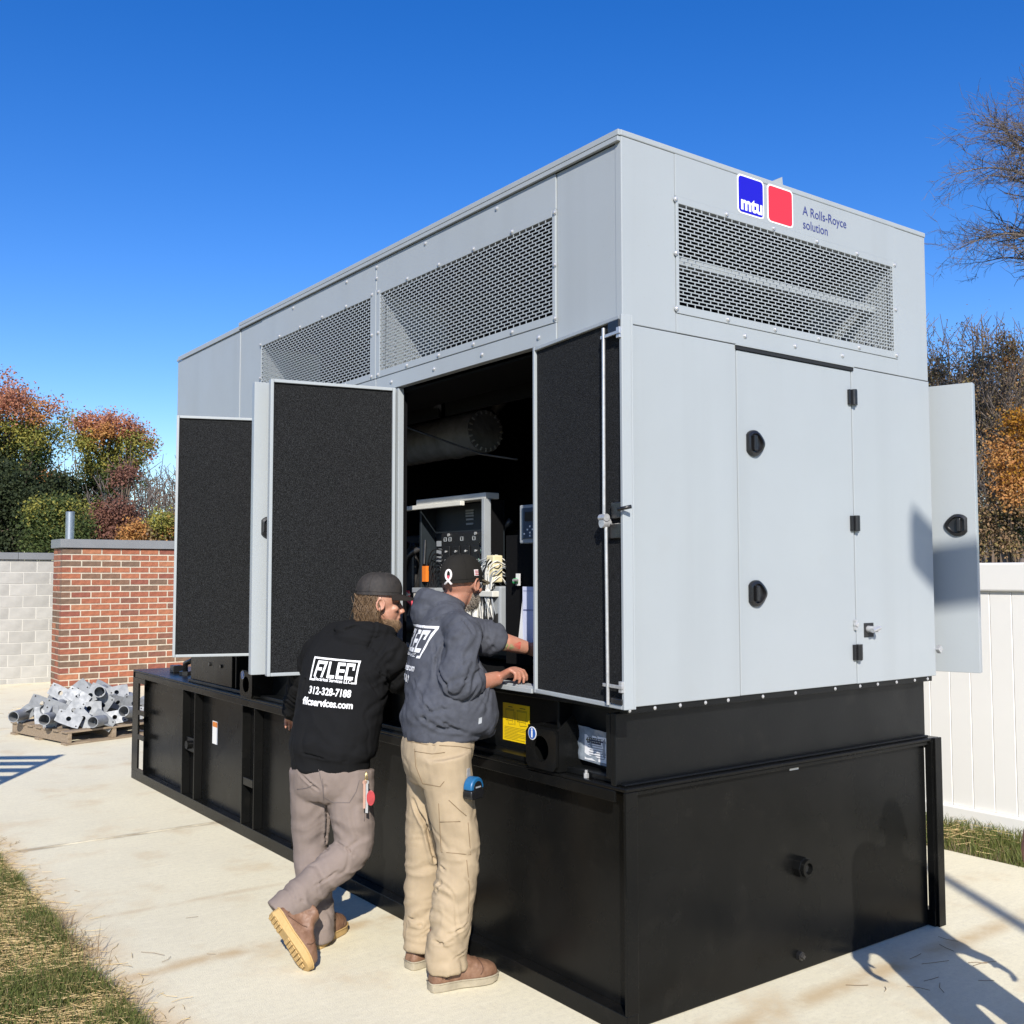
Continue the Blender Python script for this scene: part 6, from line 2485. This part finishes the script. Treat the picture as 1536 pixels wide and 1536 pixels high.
# far wood that closes the horizon
WOODM = island_mat('far_wood', [(.13, .095, .072), (.18, .13, .095), (.10, .08, .058), (.20, .135, .08), (.09, .085, .045)], .8, .2)
sp = []
for px0, px1, py_top, n in ((-260, 520, 725, 190), (1330, 1720, 520, 260)):
    for k in range(n):
        px = rt_.uniform(px0, px1)
        py = rt_.uniform(py_top + 20 * math.sin(px * .05), 860)
        Zd = rt_.uniform(44, 58)
        sp.append((AZ(px, py, Zd), V((1.3, 1.3, .9))))
vf = leaf_cloud(sp, 70000, .11, .5)
st = MB()
for c, r_ in sp:
    b0 = V((c.x, c.y, -.085))
    st.tube([b0, lerp(b0, c, .6) + V((.2, 0, 0)), c + V((0, 0, 1.2))], [.10, .06, .02], 4, False)
    for k in range(26):
        c2_ = c + V((rt_.gauss(0, .7), rt_.gauss(0, .7), rt_.gauss(0, .5)))
        st.tube([c2_, c2_ + V((rt_.gauss(0, .45), rt_.gauss(0, .45), rt_.uniform(.2, 1.3)))], [.022, .012], 3, False)
i0 = len(vf[0])
stuff('woodland', (vf[0] + [v for v in st.v], vf[1] + [[i + i0 for i in f] for f in st.f]), WOODM, 'distant brown autumn woodland behind the nearer trees', 'woodland')

# ------------------------------------------------------------------ things just outside the frame that throw their shadows in
def qr(q, r_):
    return V((q * math.cos(SUN_AZ) + r_ * math.sin(SUN_AZ), -q * math.sin(SUN_AZ) + r_ * math.cos(SUN_AZ), 0))


pb_ = qr(2.106, -5.67)
lp = thing('light_pole', pb_, 'grey parking lot light pole behind the camera', 'light pole')
MB().tube([pb_, pb_ + Z * 6.4], [.05, .042], 16).build('pole', COPING, lp, smooth=40)
MB().box(pb_.x - .2, pb_.x + .2, pb_.y - .2, pb_.y + .2, -.08, .3).build('footing', CONC, lp, bevel=.02)
qd = V((math.cos(SUN_AZ), -math.sin(SUN_AZ), 0))
MB().obox(pb_ - qd * .30 + Z * 6.17, ((qd - Z * .35).normalized(), (qd.cross(Z)).normalized(), (Z + qd * .35).normalized()), (.24, .18, .05)).build('lamp_head', COPING, lp, bevel=.02)
MB().tube([pb_ + Z * 6.2, pb_ - qd * .2 + Z * 6.2], .03, 10).build('arm', COPING, lp, smooth=40)

gb = qr(-4.33, 2.5)  # unseen slatted panel, added only for the striped shadow it casts
gt = thing('slatted_shadow_caster', gb, 'unseen grey slatted panel added left of the picture to cast striped shadow', 'shadow caster')
gq = -qd
for z in (.3, .7, 1.1, 1.5, 1.72, 1.95, 2.16, 2.36):
    MB().obox(gb + gq * .9 + Z * z, (qd, qd.cross(Z), Z), (.9, .012, .055)).build('slat', COPING, gt)
for u in (.03, .9, 1.77):
    MB().obox(gb + gq * u + Z * 1.2, (qd, qd.cross(Z), Z), (.035, .03, 1.24)).build('caster_post', COPING, gt)

# bystander on the right, only a fingertip reaches the frame
pb3 = V((.765, -1.446, 0))
F3 = V((fw.x, fw.y, 0)).normalized()
R3 = V((F3.y, -F3.x, 0))
man3 = thing('person', pb3, 'bystander in dark clothes standing just outside the right edge, fingertips in frame', 'person')
b = MB()
H3 = pb3 + Z * 1.66
head_mesh(b, H3, F3, Z, pb3 + Z * 1.50)
torso(b, [(pb3 + Z * .95, .15, .11, .11), (pb3 + Z * 1.15, .15, .10, .11), (pb3 + Z * 1.36, .18, .11, .10), (pb3 + Z * 1.47, .15, .07, .07), (pb3 + Z * 1.53, .06, .055, .05)], R3, F3)
wr3 = {}
for s in (-1, 1):
    sh3, el3, w3 = pb3 + R3 * s * .19 + Z * 1.42, pb3 + R3 * s * .205 + Z * 1.13, pb3 + R3 * s * .285 + Z * .92 + F3 * .06
    limb(b, [sh3, el3, w3], [.055, .045, .03])
    limb(b, [pb3 + R3 * s * .09 + Z * .93, pb3 + R3 * s * .11 + Z * .5, pb3 + R3 * s * .13 + Z * .10], [.085, .058, .042])
    hand(b, w3, V((0, 0, -1)) + R3 * s * .18, -R3 * s, F3, curl=(.3, .35, .3))
    wr3[s] = (sh3, el3, w3)
cloth_obj('body', remeshed(b, .007, 3, .4), SKIN, man3)
b = MB()
torso(b, [(pb3 + Z * .90, .175, .13, .13), (pb3 + Z * 1.15, .18, .13, .13), (pb3 + Z * 1.36, .20, .13, .12), (pb3 + Z * 1.48, .16, .09, .08), (pb3 + Z * 1.53, .08, .07, .06)], R3, F3)
for s in (-1, 1):
    limb(b, [pb3 + R3 * s * .1 + Z * 1.44, wr3[s][0], wr3[s][1], lerp(wr3[s][1], wr3[s][2], .45)], [.08, .085, .064, .052])
cloth_obj('jacket', remeshed(b, .012, 4), BLKHOOD, man3)
b = MB()
torso(b, [(pb3 + Z * 1.0, .16, .12, .12), (pb3 + Z * .9, .175, .13, .13), (pb3 + Z * .80, .165, .11, .10)], R3, F3)
for s in (-1, 1):
    limb(b, [pb3 + R3 * s * .085 + Z * .9, pb3 + R3 * s * .11 + Z * .5, pb3 + R3 * s * .13 + Z * .06], [.10, .085, .08])
cloth_obj('trousers', remeshed(b, .012, 4), GRYPANT, man3)
for s in (-1, 1):
    boot(man3, pb3 + R3 * s * .13 - F3 * .08, F3 + R3 * s * .15, Z, LEATHER, SOLEG, .30, .08)
